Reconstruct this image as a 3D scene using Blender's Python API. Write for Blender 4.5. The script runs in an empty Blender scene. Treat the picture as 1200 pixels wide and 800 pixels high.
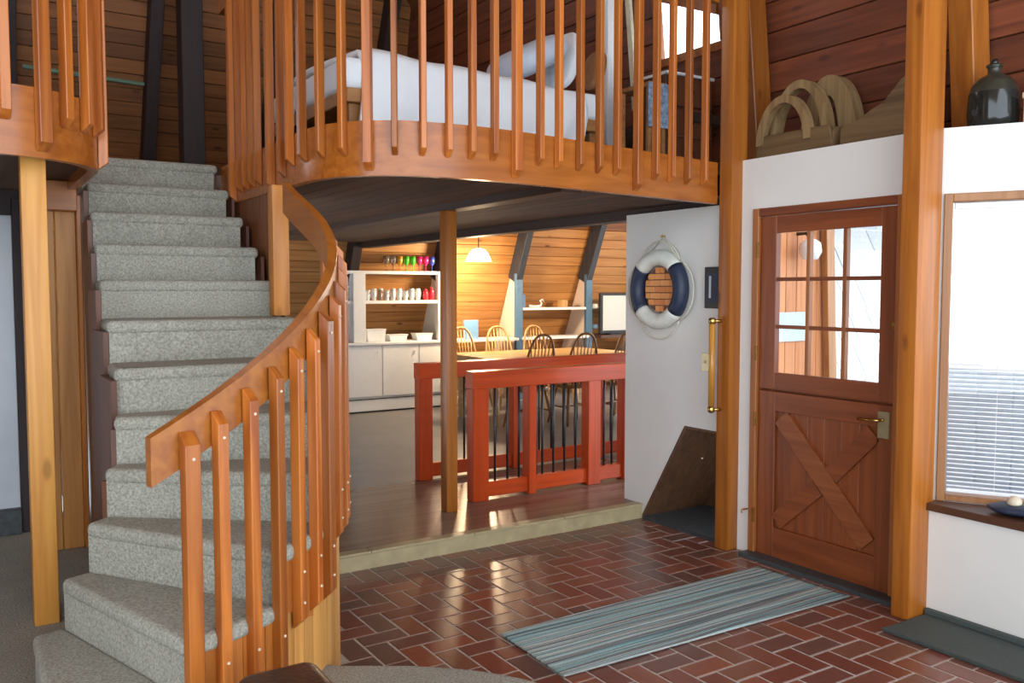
import bpy, bmesh, math, random
from mathutils import Vector, Matrix
random.seed(7)
S = bpy.context.scene
COL = S.collection
PI = math.pi
R = math.radians

# ------------------------------------------------------------------ camera, sky, sun, exposure
cam = bpy.data.objects.new('camera', bpy.data.cameras.new('camera'))
COL.objects.link(cam)
cam.location = (0, 0, 1.62)
cam.rotation_euler = (R(90 - 3.39), 0, R(-32.68))
cam.data.sensor_width = 36
cam.data.lens = 36 * 1015.3 / 1200
cam.data.clip_start = .05
S.camera = cam

W_ = bpy.data.worlds.new('sky'); S.world = W_
W_.use_nodes = True
bg = W_.node_tree.nodes['Background']
bg.inputs[0].default_value = (.80, .90, 1.0, 1)
bg.inputs[1].default_value = 3.8

S.view_settings.view_transform = 'Standard'
S.view_settings.look = 'None'
S.view_settings.gamma = 1
S.view_settings.use_curve_mapping = False
S.view_settings.exposure = 0.34

# ------------------------------------------------------------------ materials
MATS = {}
def newmat(name):
    m = bpy.data.materials.new(name); m.use_nodes = True
    nt = m.node_tree; b = nt.nodes['Principled BSDF']
    MATS[name] = m
    return m, nt, b
def lk(nt, a, b): nt.links.new(a, b)
def node(nt, t, **kw):
    n = nt.nodes.new(t)
    for k, v in kw.items(): setattr(n, k, v)
    return n
def plain(name, col, rough=.6, metal=0, noise=.06, nscale=20, bump=0, spec=.5, coat=0):
    m, nt, b = newmat(name)
    b.inputs['Roughness'].default_value = rough; b.inputs['Metallic'].default_value = metal
    b.inputs['Specular IOR Level'].default_value = spec
    if coat: b.inputs['Coat Weight'].default_value = coat
    tc = node(nt, 'ShaderNodeTexCoord'); n = node(nt, 'ShaderNodeTexNoise')
    n.inputs['Scale'].default_value = nscale; n.inputs['Detail'].default_value = 4
    lk(nt, tc.outputs['Object'], n.inputs['Vector'])
    r = node(nt, 'ShaderNodeValToRGB')
    r.color_ramp.elements[0].color = [c * (1 - noise) for c in col] + [1]
    r.color_ramp.elements[1].color = [min(1, c * (1 + noise)) for c in col] + [1]
    r.color_ramp.elements[0].position = .3; r.color_ramp.elements[1].position = .7
    lk(nt, n.outputs['Fac'], r.inputs['Fac']); lk(nt, r.outputs['Color'], b.inputs['Base Color'])
    if bump:
        bp = node(nt, 'ShaderNodeBump'); bp.inputs['Strength'].default_value = bump; bp.inputs['Distance'].default_value = .01
        lk(nt, n.outputs['Fac'], bp.inputs['Height']); lk(nt, bp.outputs['Normal'], b.inputs['Normal'])
    return m
def wood(name, c1, c2, axis='z', rough=.4, var=.25, knots=0, scale=1.0, spec=.5, coat=0):
    m, nt, b = newmat(name)
    b.inputs['Roughness'].default_value = rough; b.inputs['Specular IOR Level'].default_value = spec
    if coat: b.inputs['Coat Weight'].default_value = coat; b.inputs['Coat Roughness'].default_value = .15
    tc = node(nt, 'ShaderNodeTexCoord'); oi = node(nt, 'ShaderNodeObjectInfo')
    add = node(nt, 'ShaderNodeVectorMath', operation='ADD')
    mul = node(nt, 'ShaderNodeMath', operation='MULTIPLY'); mul.inputs[1].default_value = 37.0
    lk(nt, oi.outputs['Random'], mul.inputs[0]); lk(nt, mul.outputs[0], add.inputs[1]); lk(nt, tc.outputs['Object'], add.inputs[0])
    mp = node(nt, 'ShaderNodeMapping')
    s = {'x': (.7, 14, 14), 'y': (14, .7, 14), 'z': (14, 14, .7)}[axis]
    mp.inputs['Scale'].default_value = [v * scale for v in s]
    lk(nt, add.outputs[0], mp.inputs['Vector'])
    n = node(nt, 'ShaderNodeTexNoise'); n.inputs['Scale'].default_value = 1.6; n.inputs['Detail'].default_value = 6
    n.inputs['Distortion'].default_value = .6
    lk(nt, mp.outputs[0], n.inputs['Vector'])
    r = node(nt, 'ShaderNodeValToRGB')
    r.color_ramp.elements[0].color = list(c2) + [1]; r.color_ramp.elements[1].color = list(c1) + [1]
    r.color_ramp.elements[0].position = .32; r.color_ramp.elements[1].position = .62
    lk(nt, n.outputs['Fac'], r.inputs['Fac'])
    out = r.outputs['Color']
    if knots:
        mp2 = node(nt, 'ShaderNodeMapping')
        s2 = {'x': (2.2, 6, 6), 'y': (6, 2.2, 6), 'z': (6, 6, 2.2)}[axis]
        mp2.inputs['Scale'].default_value = s2
        lk(nt, add.outputs[0], mp2.inputs['Vector'])
        vo = node(nt, 'ShaderNodeTexVoronoi'); vo.inputs['Scale'].default_value = 1.0
        lk(nt, mp2.outputs[0], vo.inputs['Vector'])
        kr = node(nt, 'ShaderNodeValToRGB')
        kr.color_ramp.elements[0].position = .06; kr.color_ramp.elements[1].position = .13
        kr.color_ramp.elements[0].color = (.25, .17, .12, 1); kr.color_ramp.elements[1].color = (1, 1, 1, 1)
        lk(nt, vo.outputs['Distance'], kr.inputs['Fac'])
        mx = node(nt, 'ShaderNodeMix', data_type='RGBA', blend_type='MULTIPLY'); mx.inputs[0].default_value = knots
        lk(nt, out, mx.inputs[6]); lk(nt, kr.outputs['Color'], mx.inputs[7]); out = mx.outputs[2]
    hs = node(nt, 'ShaderNodeHueSaturation')
    mr = node(nt, 'ShaderNodeMapRange'); mr.inputs['To Min'].default_value = 1 - var; mr.inputs['To Max'].default_value = 1 + var
    lk(nt, oi.outputs['Random'], mr.inputs['Value']); lk(nt, mr.outputs[0], hs.inputs['Value'])
    lk(nt, out, hs.inputs['Color']); lk(nt, hs.outputs[0], b.inputs['Base Color'])
    bp = node(nt, 'ShaderNodeBump'); bp.inputs['Strength'].default_value = .12; bp.inputs['Distance'].default_value = .004
    lk(nt, n.outputs['Fac'], bp.inputs['Height']); lk(nt, bp.outputs['Normal'], b.inputs['Normal'])
    return m
def randcol(name, cols, rough, spec=.5, coat=0, bump=.15):
    """colour picked per piece from a ramp, with fine mottling"""
    m, nt, b = newmat(name)
    b.inputs['Roughness'].default_value = rough; b.inputs['Specular IOR Level'].default_value = spec
    b.inputs['Coat Weight'].default_value = coat; b.inputs['Coat Roughness'].default_value = .2
    oi = node(nt, 'ShaderNodeObjectInfo'); r = node(nt, 'ShaderNodeValToRGB')
    e = r.color_ramp.elements
    while len(e) < len(cols): e.new(.5)
    for i, c in enumerate(cols):
        e[i].position = i / (len(cols) - 1); e[i].color = list(c) + [1]
    lk(nt, oi.outputs['Random'], r.inputs['Fac'])
    tc = node(nt, 'ShaderNodeTexCoord'); n = node(nt, 'ShaderNodeTexNoise'); n.inputs['Scale'].default_value = 30; n.inputs['Detail'].default_value = 5
    lk(nt, tc.outputs['Object'], n.inputs['Vector'])
    mr = node(nt, 'ShaderNodeMapRange'); mr.inputs['To Min'].default_value = .8; mr.inputs['To Max'].default_value = 1.2
    lk(nt, n.outputs['Fac'], mr.inputs['Value'])
    hs = node(nt, 'ShaderNodeHueSaturation'); lk(nt, mr.outputs[0], hs.inputs['Value']); lk(nt, r.outputs['Color'], hs.inputs['Color'])
    lk(nt, hs.outputs[0], b.inputs['Base Color'])
    bp = node(nt, 'ShaderNodeBump'); bp.inputs['Strength'].default_value = bump; bp.inputs['Distance'].default_value = .004
    lk(nt, n.outputs['Fac'], bp.inputs['Height']); lk(nt, bp.outputs['Normal'], b.inputs['Normal'])
    return m
def glass(name, tint=(1, 1, 1), gl=.08):
    m, nt, b = newmat(name); nt.nodes.remove(b)
    o = nt.nodes['Material Output']; t = node(nt, 'ShaderNodeBsdfTransparent'); g = node(nt, 'ShaderNodeBsdfGlossy'); g.inputs['Roughness'].default_value = .03
    t.inputs[0].default_value = list(tint) + [1]
    mx = node(nt, 'ShaderNodeMixShader'); mx.inputs[0].default_value = gl
    lk(nt, t.outputs[0], mx.inputs[1]); lk(nt, g.outputs[0], mx.inputs[2]); lk(nt, mx.outputs[0], o.inputs[0])
    return m

OR1, OR2 = (.42, .136, .016), (.29, .08, .008)
wood('timber_z', OR1, OR2, 'z', .38, .14, .6)
wood('timber_x', OR1, OR2, 'x', .38, .18, .35)
wood('timber_y', OR1, OR2, 'y', .38, .18, .35)
wood('timber_mid', (.52, .20, .03), (.38, .125, .014), 'z', .42, .05, .4)
wood('timber_pale', (.62, .29, .06), (.47, .185, .03), 'z', .45, .06, .5)
wood('baluster', (.48, .145, .022), (.28, .066, .009), 'z', .32, .28)
wood('fascia', (.40, .12, .016), (.28, .074, .008), 'x', .26, .06, .2)
wood('skirt_pine', (.60, .30, .08), (.46, .19, .04), 'z', .4, .18, .2)
wood('apron', (.46, .15, .024), (.32, .09, .012), 'z', .4, .22, .2)
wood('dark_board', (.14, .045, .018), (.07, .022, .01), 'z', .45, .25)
wood('pine_panel', (.42, .18, .04), (.29, .11, .02), 'z', .5, .12, .3)
wood('red_rail_x', (.52, .058, .005), (.40, .04, .003), 'x', .3, .08)
wood('red_rail_z', (.50, .056, .005), (.38, .038, .003), 'z', .3, .08)
wood('door_wood', (.25, .062, .014), (.165, .036, .007), 'z', .42, .12)
wood('door_wood_y', (.245, .060, .014), (.16, .035, .007), 'y', .42, .12)
wood('door_brace', (.30, .085, .022), (.21, .05, .012), 'y', .42, .12)
wood('jamb', (.36, .125, .03), (.25, .075, .015), 'z', .42, .1)
wood('roof_plank', (.27, .098, .023), (.18, .056, .011), 'x', .5, .25, .8)  # board tone kept dark for the unlit loft back
wood('red_plank', (.20, .055, .022), (.11, .028, .012), 'y', .5, .22, .5)
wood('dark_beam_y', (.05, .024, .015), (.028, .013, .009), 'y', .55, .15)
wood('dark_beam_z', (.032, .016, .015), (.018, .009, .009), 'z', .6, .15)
wood('roof_plank_lit', (.54, .265, .085), (.38, .155, .04), 'x', .5, .16, .95)
wood('stained_board', (.20, .065, .018), (.13, .038, .01), 'z', .45, .2)
wood('rafter_navy', (.035, .042, .06), (.018, .02, .03), 'z', .5, .1)
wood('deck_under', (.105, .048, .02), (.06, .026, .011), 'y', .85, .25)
wood('table_pine', (.62, .36, .14), (.48, .25, .08), 'x', .35, .05)
wood('chair_pale', (.62, .38, .16), (.48, .26, .09), 'z', .35, .1)
wood('chair_brown', (.30, .14, .045), (.20, .085, .025), 'z', .35, .1)
wood('window_frame', (.38, .17, .055), (.28, .11, .03), 'z', .4, .05)
wood('old_wood', (.20, .12, .05), (.11, .06, .025), 'y', .65, .2, .3)
wood('bent_wood', (.29, .19, .085), (.17, .10, .04), 'z', .6, .2)
wood('porch_board', (.60, .24, .09), (.46, .16, .05), 'z', .6, .12)
wood('landing_wood', (.25, .165, .11), (.165, .10, .064), 'x', .25, .05, 0, .6)
wood('bar_wood', (.60, .28, .05), (.46, .19, .03), 'z', .25, .03)
wood('niche_wood', (.12, .055, .025), (.07, .03, .014), 'z', .5, .1)
wood('trim_dark', (.10, .04, .02), (.06, .025, .012), 'y', .4, .05)
wood('bed_wood', (.42, .19, .06), (.30, .12, .035), 'x', .45, .1)
plain('white_wall', (.755, .735, .69), .7, noise=.015, nscale=6)
plain('white_paint', (.80, .80, .79), .45, noise=.02)
plain('fin_lamplit', (.72, .62, .55), .6, noise=.03)
plain('daylight_blue', (.065, .15, .27), .5, noise=.08)
plain('black_metal', (.012, .014, .016), .4, noise=.1)
plain('brass', (.62, .42, .13), .25, metal=1, noise=.08)
plain('mortar', (.44, .40, .35), .8, noise=.2, nscale=60, bump=.3)
plain('slate', (.05, .058, .062), .5, noise=.25, nscale=30, bump=.2)
plain('rubber', (.062, .078, .072), .7, noise=.12, nscale=80, bump=.2)
plain('grey_floor', (.20, .19, .19), .3, noise=.18, nscale=3)
plain('riser_stone', (.40, .325, .18), .4, noise=.12, nscale=12)
plain('leather', (.035, .016, .012), .35, noise=.2, nscale=60, bump=.2)
plain('linen', (.86, .88, .90), .85, noise=.02, nscale=9)
plain('pillow_blue', (.60, .68, .78), .85, noise=.03)
plain('pillow_brown', (.30, .13, .05), .8, noise=.1)
plain('navy', (.018, .028, .06), .5, noise=.2)
plain('ring_white', (.74, .74, .66), .45, noise=.05)
plain('rope', (.68, .64, .52), .8, noise=.1, nscale=90)
plain('shell', (.62, .52, .38), .5, noise=.15, nscale=60)
plain('jug_glaze', (.016, .018, .016), .12, noise=.2)
plain('jug_shoulder', (.035, .035, .025), .3, noise=.3)
plain('cream', (.62, .55, .38), .6, noise=.1)
plain('grey_door', (.55, .58, .62), .3, noise=.06, nscale=4)
plain('screen', (.50, .52, .53), .35, noise=.03)
plain('black_plastic', (.015, .015, .017), .4)
plain('porcelain', (.74, .76, .78), .25, noise=.05)
plain('porcelain_brown', (.36, .24, .18), .3, noise=.1)
plain('red_glaze', (.55, .02, .04), .25, noise=.1)
plain('steel', (.55, .56, .58), .35, metal=1)
plain('book_blue', (.14, .30, .52), .6)
plain('concrete', (.42, .42, .42), .9, noise=.08)
plain('ground', (.34, .34, .33), .9, noise=.1)
plain('sign_grey', (.45, .58, .62), .6, noise=.05)
plain('brass_plate', (.52, .46, .28), .35, metal=.8, noise=.1)
plain('quilt', (.22, .30, .42), .8, noise=.5, nscale=45)
plain('rod_green', (.16, .26, .18), .5)
plain('blind', (.86, .87, .90), .5, noise=.01)
for nm, c in dict(goblet_amber=(.75, .42, .04), goblet_green=(.10, .62, .04), goblet_pink=(.75, .03, .20), goblet_blue=(.06, .10, .50), goblet_clear=(.75, .72, .68)).items():
    m = plain(nm, c, .1, noise=.02); b = m.node_tree.nodes['Principled BSDF']; b.inputs['Transmission Weight'].default_value = .35 if nm != 'goblet_clear' else .9
randcol('brick', [(.15, .045, .030), (.23, .062, .034), (.12, .062, .05), (.19, .075, .045), (.25, .072, .036), (.14, .052, .04)], .30, .5, .2)
randcol('ring_brick', [(.75, .27, .07), (.80, .34, .11), (.66, .22, .06)], .6)
randcol('shake', [(.78, .80, .81), (.86, .87, .87), (.70, .72, .73), (.82, .83, .83)], .8)
plain('binding', (.36, .40, .38), .9, noise=.1)
plain('backdrop', (.42, .48, .56), .7, noise=.1)
glass('pane_glass')

# carpet: fibre mottling + bump
def carpet(name, col):
    m, nt, b = newmat(name); b.inputs['Roughness'].default_value = .95; b.inputs['Specular IOR Level'].default_value = .1
    b.inputs['Sheen Weight'].default_value = .03
    g = node(nt, 'ShaderNodeNewGeometry'); n = node(nt, 'ShaderNodeTexNoise'); n.inputs['Scale'].default_value = 110; n.inputs['Detail'].default_value = 3
    lk(nt, g.outputs['Position'], n.inputs['Vector'])
    n2 = node(nt, 'ShaderNodeTexNoise'); n2.inputs['Scale'].default_value = 9; lk(nt, g.outputs['Position'], n2.inputs['Vector'])
    r = node(nt, 'ShaderNodeValToRGB')
    r.color_ramp.elements[0].position = .3; r.color_ramp.elements[1].position = .7
    r.color_ramp.elements[0].color = [c * .68 for c in col] + [1]; r.color_ramp.elements[1].color = [c * 1.3 for c in col] + [1]
    lk(nt, n.outputs['Fac'], r.inputs['Fac'])
    mr = node(nt, 'ShaderNodeMapRange'); mr.inputs['To Min'].default_value = .88; mr.inputs['To Max'].default_value = 1.12; lk(nt, n2.outputs['Fac'], mr.inputs['Value'])
    hs = node(nt, 'ShaderNodeHueSaturation'); lk(nt, mr.outputs[0], hs.inputs['Value']); lk(nt, r.outputs['Color'], hs.inputs['Color']); lk(nt, hs.outputs[0], b.inputs['Base Color'])
    bp = node(nt, 'ShaderNodeBump'); bp.inputs['Strength'].default_value = .6; bp.inputs['Distance'].default_value = .008
    lk(nt, n.outputs['Fac'], bp.inputs['Height']); lk(nt, bp.outputs['Normal'], b.inputs['Normal'])
carpet('carpet', (.325, .315, .262))
# striped rug: bands across local y
def rugmat():
    m, nt, b = newmat('rug_weave'); b.inputs['Roughness'].default_value = .95; b.inputs['Specular IOR Level'].default_value = .1
    tc = node(nt, 'ShaderNodeTexCoord'); mp = node(nt, 'ShaderNodeMapping'); mp.inputs['Scale'].default_value = (.15, 30, 1)
    lk(nt, tc.outputs['Object'], mp.inputs['Vector'])
    n = node(nt, 'ShaderNodeTexNoise'); n.inputs['Scale'].default_value = 1.3; n.inputs['Detail'].default_value = 2
    lk(nt, mp.outputs[0], n.inputs['Vector'])
    r = node(nt, 'ShaderNodeValToRGB'); e = r.color_ramp.elements
    cs = [(.09, .09, .10), (.22, .42, .43), (.50, .51, .47), (.11, .105, .11), (.26, .48, .50), (.52, .51, .47), (.13, .22, .24)]
    ps = [.28, .38, .45, .50, .56, .63, .72]
    while len(e) < len(cs): e.new(.5)
    for i in range(len(cs)): e[i].position = ps[i]; e[i].color = list(cs[i]) + [1]
    lk(nt, n.outputs['Fac'], r.inputs['Fac'])
    n2 = node(nt, 'ShaderNodeTexNoise'); n2.inputs['Scale'].default_value = 120; lk(nt, tc.outputs['Object'], n2.inputs['Vector'])
    mr = node(nt, 'ShaderNodeMapRange'); mr.inputs['To Min'].default_value = .7; mr.inputs['To Max'].default_value = 1.3; lk(nt, n2.outputs['Fac'], mr.inputs['Value'])
    hs = node(nt, 'ShaderNodeHueSaturation'); lk(nt, mr.outputs[0], hs.inputs['Value']); lk(nt, r.outputs['Color'], hs.inputs['Color']); lk(nt, hs.outputs[0], b.inputs['Base Color'])
    bp = node(nt, 'ShaderNodeBump'); bp.inputs['Strength'].default_value = .5; bp.inputs['Distance'].default_value = .006
    lk(nt, n.outputs['Fac'], bp.inputs['Height']); lk(nt, bp.outputs['Normal'], b.inputs['Normal'])
rugmat()
m, nt, b = newmat('lamp_glow')
b.inputs['Emission Color'].default_value = (1, .86, .62, 1); b.inputs['Emission Strength'].default_value = 5; b.inputs['Base Color'].default_value = (.9, .85, .75, 1)

# ------------------------------------------------------------------ mesh helpers
WL = {}
class G:
    def __init__(s): s.bm = bmesh.new()
    def box(s, x0, x1, y0, y1, z0, z1, bev=0, seg=1):
        r = bmesh.ops.create_cube(s.bm, size=1)
        M = Matrix.Translation(((x0 + x1) / 2, (y0 + y1) / 2, (z0 + z1) / 2)) @ Matrix.Diagonal((abs(x1 - x0), abs(y1 - y0), abs(z1 - z0), 1))
        bmesh.ops.transform(s.bm, matrix=M, verts=r['verts'])
        if bev:
            es = list({e for v in r['verts'] for e in v.link_edges})
            bmesh.ops.bevel(s.bm, geom=es, offset=bev, segments=seg, affect='EDGES', profile=.5)
        return s
    def obox(s, c, dx, dy, dz, M3, bev=0, seg=1):
        """oriented box centred at c, M3 = 3x3 rotation"""
        r = bmesh.ops.create_cube(s.bm, size=1)
        M = Matrix.Translation(c) @ M3.to_4x4() @ Matrix.Diagonal((dx, dy, dz, 1))
        bmesh.ops.transform(s.bm, matrix=M, verts=r['verts'])
        if bev:
            es = list({e for v in r['verts'] for e in v.link_edges})
            bmesh.ops.bevel(s.bm, geom=es, offset=bev, segments=seg, affect='EDGES', profile=.5)
        return s
    def bar(s, p0, p1, w, t, up=(0, 0, 1), bev=0):
        """rectangular bar from p0 to p1, w along side, t along up"""
        p0, p1 = Vector(p0), Vector(p1); d = p1 - p0; L = d.length; d.normalize()
        side = d.cross(Vector(up)).normalized(); u = side.cross(d).normalized()
        M3 = Matrix((d, side, u)).transposed()
        return s.obox((p0 + p1) / 2, L, w, t, M3, bev)
    def prism(s, poly, axis, a0, a1, bev=0, seg=1):
        """poly 2-D; axis 'z': (x,y) 'x': (y,z) 'y': (x,z)"""
        def P(p, a): return {'z': (p[0], p[1], a), 'x': (a, p[0], p[1]), 'y': (p[0], a, p[1])}[axis]
        n = len(poly)
        A = [s.bm.verts.new(P(p, a0)) for p in poly]; B = [s.bm.verts.new(P(p, a1)) for p in poly]
        fs = [s.bm.faces.new(A[::-1]), s.bm.faces.new(B)]
        for i in range(n): fs.append(s.bm.faces.new((A[i], A[(i + 1) % n], B[(i + 1) % n], B[i])))
        bmesh.ops.recalc_face_normals(s.bm, faces=fs)
        if bev:
            es = [e for e in {e for f in fs for e in f.edges} if e.calc_face_angle(0) > .6]
            bmesh.ops.bevel(s.bm, geom=es, offset=bev, segments=seg, affect='EDGES', profile=.5)
        return s
    def tube(s, path, r, n=8, caps=True, closed=False):
        path = [Vector(p) for p in path]; m = len(path); rings = []
        rr = r if isinstance(r, (list, tuple)) else [r] * m
        prev = None
        for i, p in enumerate(path):
            a = path[i - 1] if (i > 0 or closed) else path[i]; c = path[(i + 1) % m] if (i < m - 1 or closed) else path[i]
            d = (c - a).normalized()
            if prev is None:
                u = d.orthogonal().normalized()
            else:
                u = (prev - d * prev.dot(d)).normalized()
            prev = u; v = d.cross(u)
            rings.append([s.bm.verts.new(p + (u * math.cos(2 * PI * k / n) + v * math.sin(2 * PI * k / n)) * rr[i]) for k in range(n)])
        fs = []
        for i in range(m if closed else m - 1):
            A, B = rings[i], rings[(i + 1) % m]
            for k in range(n): fs.append(s.bm.faces.new((A[k], A[(k + 1) % n], B[(k + 1) % n], B[k])))
        if caps and not closed:
            fs.append(s.bm.faces.new(rings[0][::-1])); fs.append(s.bm.faces.new(rings[-1]))
        bmesh.ops.recalc_face_normals(s.bm, faces=fs)
        return s
    def lathe(s, prof, c, n=20, axis='z'):
        """prof [(r,h)] closed at r=0 ends if given"""
        rings = []
        for r, h in prof:
            if r < 1e-5:
                q = (0, 0, h); rings.append([s.bm.verts.new(s._ax(q, c, axis))])
            else:
                rings.append([s.bm.verts.new(s._ax((r * math.cos(2 * PI * k / n), r * math.sin(2 * PI * k / n), h), c, axis)) for k in range(n)])
        fs = []
        for A, B in zip(rings, rings[1:]):
            for k in range(n):
                a0, a1 = A[k % len(A)], A[(k + 1) % len(A)]; b0, b1 = B[k % len(B)], B[(k + 1) % len(B)]
                vs = []
                for v in (a0, a1, b1, b0):
                    if v not in vs: vs.append(v)
                if len(vs) > 2: fs.append(s.bm.faces.new(vs))
        bmesh.ops.recalc_face_normals(s.bm, faces=fs)
        return s
    @staticmethod
    def _ax(q, c, axis):
        x, y, z = q
        if axis == 'x': x, y, z = z, x, y
        elif axis == 'y': x, y, z = y, z, x
        return (x + c[0], y + c[1], z + c[2])
    def strip(s, left, right, zb, zt):
        """swept rectangular section: left/right plan polylines, bottom and top z lists"""
        m = len(left); ring = []
        for i in range(m):
            l, r = left[i], right[i]
            ring.append([s.bm.verts.new((l[0], l[1], zb[i])), s.bm.verts.new((r[0], r[1], zb[i])), s.bm.verts.new((r[0], r[1], zt[i])), s.bm.verts.new((l[0], l[1], zt[i]))])
        fs = []
        for A, B in zip(ring, ring[1:]):
            for k in range(4): fs.append(s.bm.faces.new((A[k], A[(k + 1) % 4], B[(k + 1) % 4], B[k])))
        fs.append(s.bm.faces.new(ring[0][::-1])); fs.append(s.bm.faces.new(ring[-1]))
        bmesh.ops.recalc_face_normals(s.bm, faces=fs)
        return s
    def grid(s, fn, nu, nv):
        V = [[s.bm.verts.new(fn(i / nu, j / nv)) for j in range(nv + 1)] for i in range(nu + 1)]
        fs = [s.bm.faces.new((V[i][j], V[i + 1][j], V[i + 1][j + 1], V[i][j + 1])) for i in range(nu) for j in range(nv)]
        bmesh.ops.recalc_face_normals(s.bm, faces=fs)
        return s
    def mesh(s, name, mat, smooth=False):
        vs = s.bm.verts
        lo = Vector([min(v.co[i] for v in vs) for i in range(3)]); hi = Vector([max(v.co[i] for v in vs) for i in range(3)])
        c = (lo + hi) / 2; c.z = lo.z
        for v in vs: v.co -= c
        me = bpy.data.meshes.new(name); s.bm.to_mesh(me); s.bm.free()
        me.materials.append(MATS[mat])
        if smooth:
            for p in me.polygons: p.use_smooth = True
        return me, c
    def obj(s, name, mat, parent=None, smooth=False, label=None, auto=False):
        me, c = s.mesh(name, mat, smooth or auto)
        if auto:
            me.set_sharp_from_angle(angle=R(40))
        o = bpy.data.objects.new(name, me)
        return put(o, c, parent, label)
def put(o, c, parent=None, label=None):
    COL.objects.link(o)
    WL[o] = Vector(c)
    if parent is not None:
        o.parent = parent; o.location = Vector(c) - WL[parent]
    else:
        o.location = c
    if label: o['label'] = label
    return o
def inst(me, name, c, parent=None, rz=0, rx=0, ry=0):
    o = bpy.data.objects.new(name, me); put(o, c, parent); o.rotation_euler = (rx, ry, rz); return o
def thing(name, label, cat, loc=(0, 0, 0), group=None, rz=0):
    o = bpy.data.objects.new(name, None); o.empty_display_size = .1
    put(o, loc); o.rotation_euler.z = rz
    return tag(o, label, cat, group)
def tag(o, label, cat, group=None):
    o['label'] = label; o['category'] = cat
    if group: o['group'] = group
    return o
def struct(o, label=None):
    o['kind'] = 'structure'
    if label: o['label'] = label
    return o
def sempty(name, loc, label):
    o = bpy.data.objects.new(name, None); o.empty_display_size = .1; put(o, loc); return struct(o, label)
def cr(pts, n=12):
    pts = [Vector(p) for p in pts]; out = []
    for i in range(len(pts) - 1):
        p0 = pts[max(i - 1, 0)]; p1 = pts[i]; p2 = pts[i + 1]; p3 = pts[min(i + 2, len(pts) - 1)]
        for k in range(n):
            t = k / n
            out.append(.5 * ((2 * p1) + (-p0 + p2) * t + (2 * p0 - 5 * p1 + 4 * p2 - p3) * t * t + (-p0 + 3 * p1 - 3 * p2 + p3) * t ** 3))
    out.append(pts[-1]); return out
def offset(path, d):
    out = []
    for i in range(len(path)):
        a = path[max(i - 1, 0)]; b = path[min(i + 1, len(path) - 1)]
        t = (b - a).normalized(); out.append(Vector((path[i].x + t.y * d, path[i].y - t.x * d)))
    return out
def arclen(path):
    s = [0]
    for a, b in zip(path, path[1:]): s.append(s[-1] + (b - a).length)
    return s
def at_s(path, S_, s):
    for i in range(len(path) - 1):
        if S_[i + 1] >= s:
            t = (s - S_[i]) / (S_[i + 1] - S_[i]); p = path[i].lerp(path[i + 1], t); return p, (path[i + 1] - path[i]).normalized()
    return path[-1], (path[-1] - path[-2]).normalized()

XD = 4.077            # plane of the door wall
ZF = .10              # dining / landing floor
ZC = .20              # carpet floor
RISE = .1837
ZL = 2.405            # loft floor
PX, PY = .20, 3.83    # centre of the winding steps
RO = 1.20

# ================================================================== LARGE STRUCTURE
# ---- brick entry floor, herringbone
fl = struct(G().box(1.0, 4.2, -1.2, 4.66, -.12, -.0035).obj('floor', 'mortar'), 'herringbone red brick entry floor with pale mortar joints')
Wb = .1165
bme, _c = G().box(-Wb + .005, Wb - .005, -Wb / 2 + .005, Wb / 2 - .005, -.03, 0, .003).mesh('brick', 'brick')
def brick_vis(x, y):
    # inside the entry area that the photograph shows
    if x > XD + .06 or x < 1.15 or y > 4.70 or y < 1.45: return 0
    if (x - PX) ** 2 + (y - PY) ** 2 < 1.2 ** 2: return 0
    if x < 1.5 and y > 3.83: return 0
    if y < 3.1 and x < 1.2 + (3.05 - y) * .8 - .25: return 0
    if y < 2.5 and x < 1.7: return 0
    # right edge of the picture
    if math.atan2(x, y) > R(32.68 + 31.5): return 0
    fwd = x * .54 + y * .842
    if fwd < 3.28: return 0
    return fwd
bricks = []
for i in range(8, 37):
    for j in range(10, 42):
        t = (i + j) % 4
        if t == 0: bricks.append(((i + 1) * Wb, (j + .5) * Wb, 0))
        if t == 2: bricks.append(((i + .5) * Wb, (j + 1) * Wb, PI / 2))
bricks = [(brick_vis(x, y), x, y, a) for x, y, a in bricks]
under_rug = lambda x, y: 2.3 < x < 3.7 and 2.98 < y < 3.22
bricks = sorted([b for b in bricks if b[0] > 0 and not under_rug(b[1], b[2])])
gs = G()
for k, (f_, x, y, a) in enumerate(bricks):
    z = -.03 - random.uniform(0, .0018)
    if k < 300:
        inst(bme, 'brick', (x, y, z + .0), fl, a)
    else:
        hx, hy = (Wb, Wb / 2) if a == 0 else (Wb / 2, Wb)
        gs.box(x - hx + .005, x + hx - .005, y - hy + .005, y + hy - .005, z, z + .03, .003)
if len(bricks) > 300:
    o = gs.obj('brick_rest', 'brick', fl); o['kind'] = 'stuff'

# ---- carpet floor (raised, rounded edge)
edge = cr([(1.19, 3.06), (1.328, 2.972), (1.461, 2.877), (1.606, 2.74), (1.724, 2.571), (1.80, 2.38), (1.84, 2.1), (1.85, 1.6)], 6)
poly = [(-3.2, -3.0), (1.85, -3.0), (1.85, .5)] + [(p.x, p.y) for p in reversed(edge)] + [(1.0, 3.25), (.75, 3.5), (.62, 4.2), (.62, 6.2), (-3.2, 6.2)]
struct(G().prism(poly, 'z', 0, ZC, .018, 3).obj('floor_carpet', 'carpet', auto=True), 'grey carpeted floor with a rounded edge beside the brick')
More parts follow.
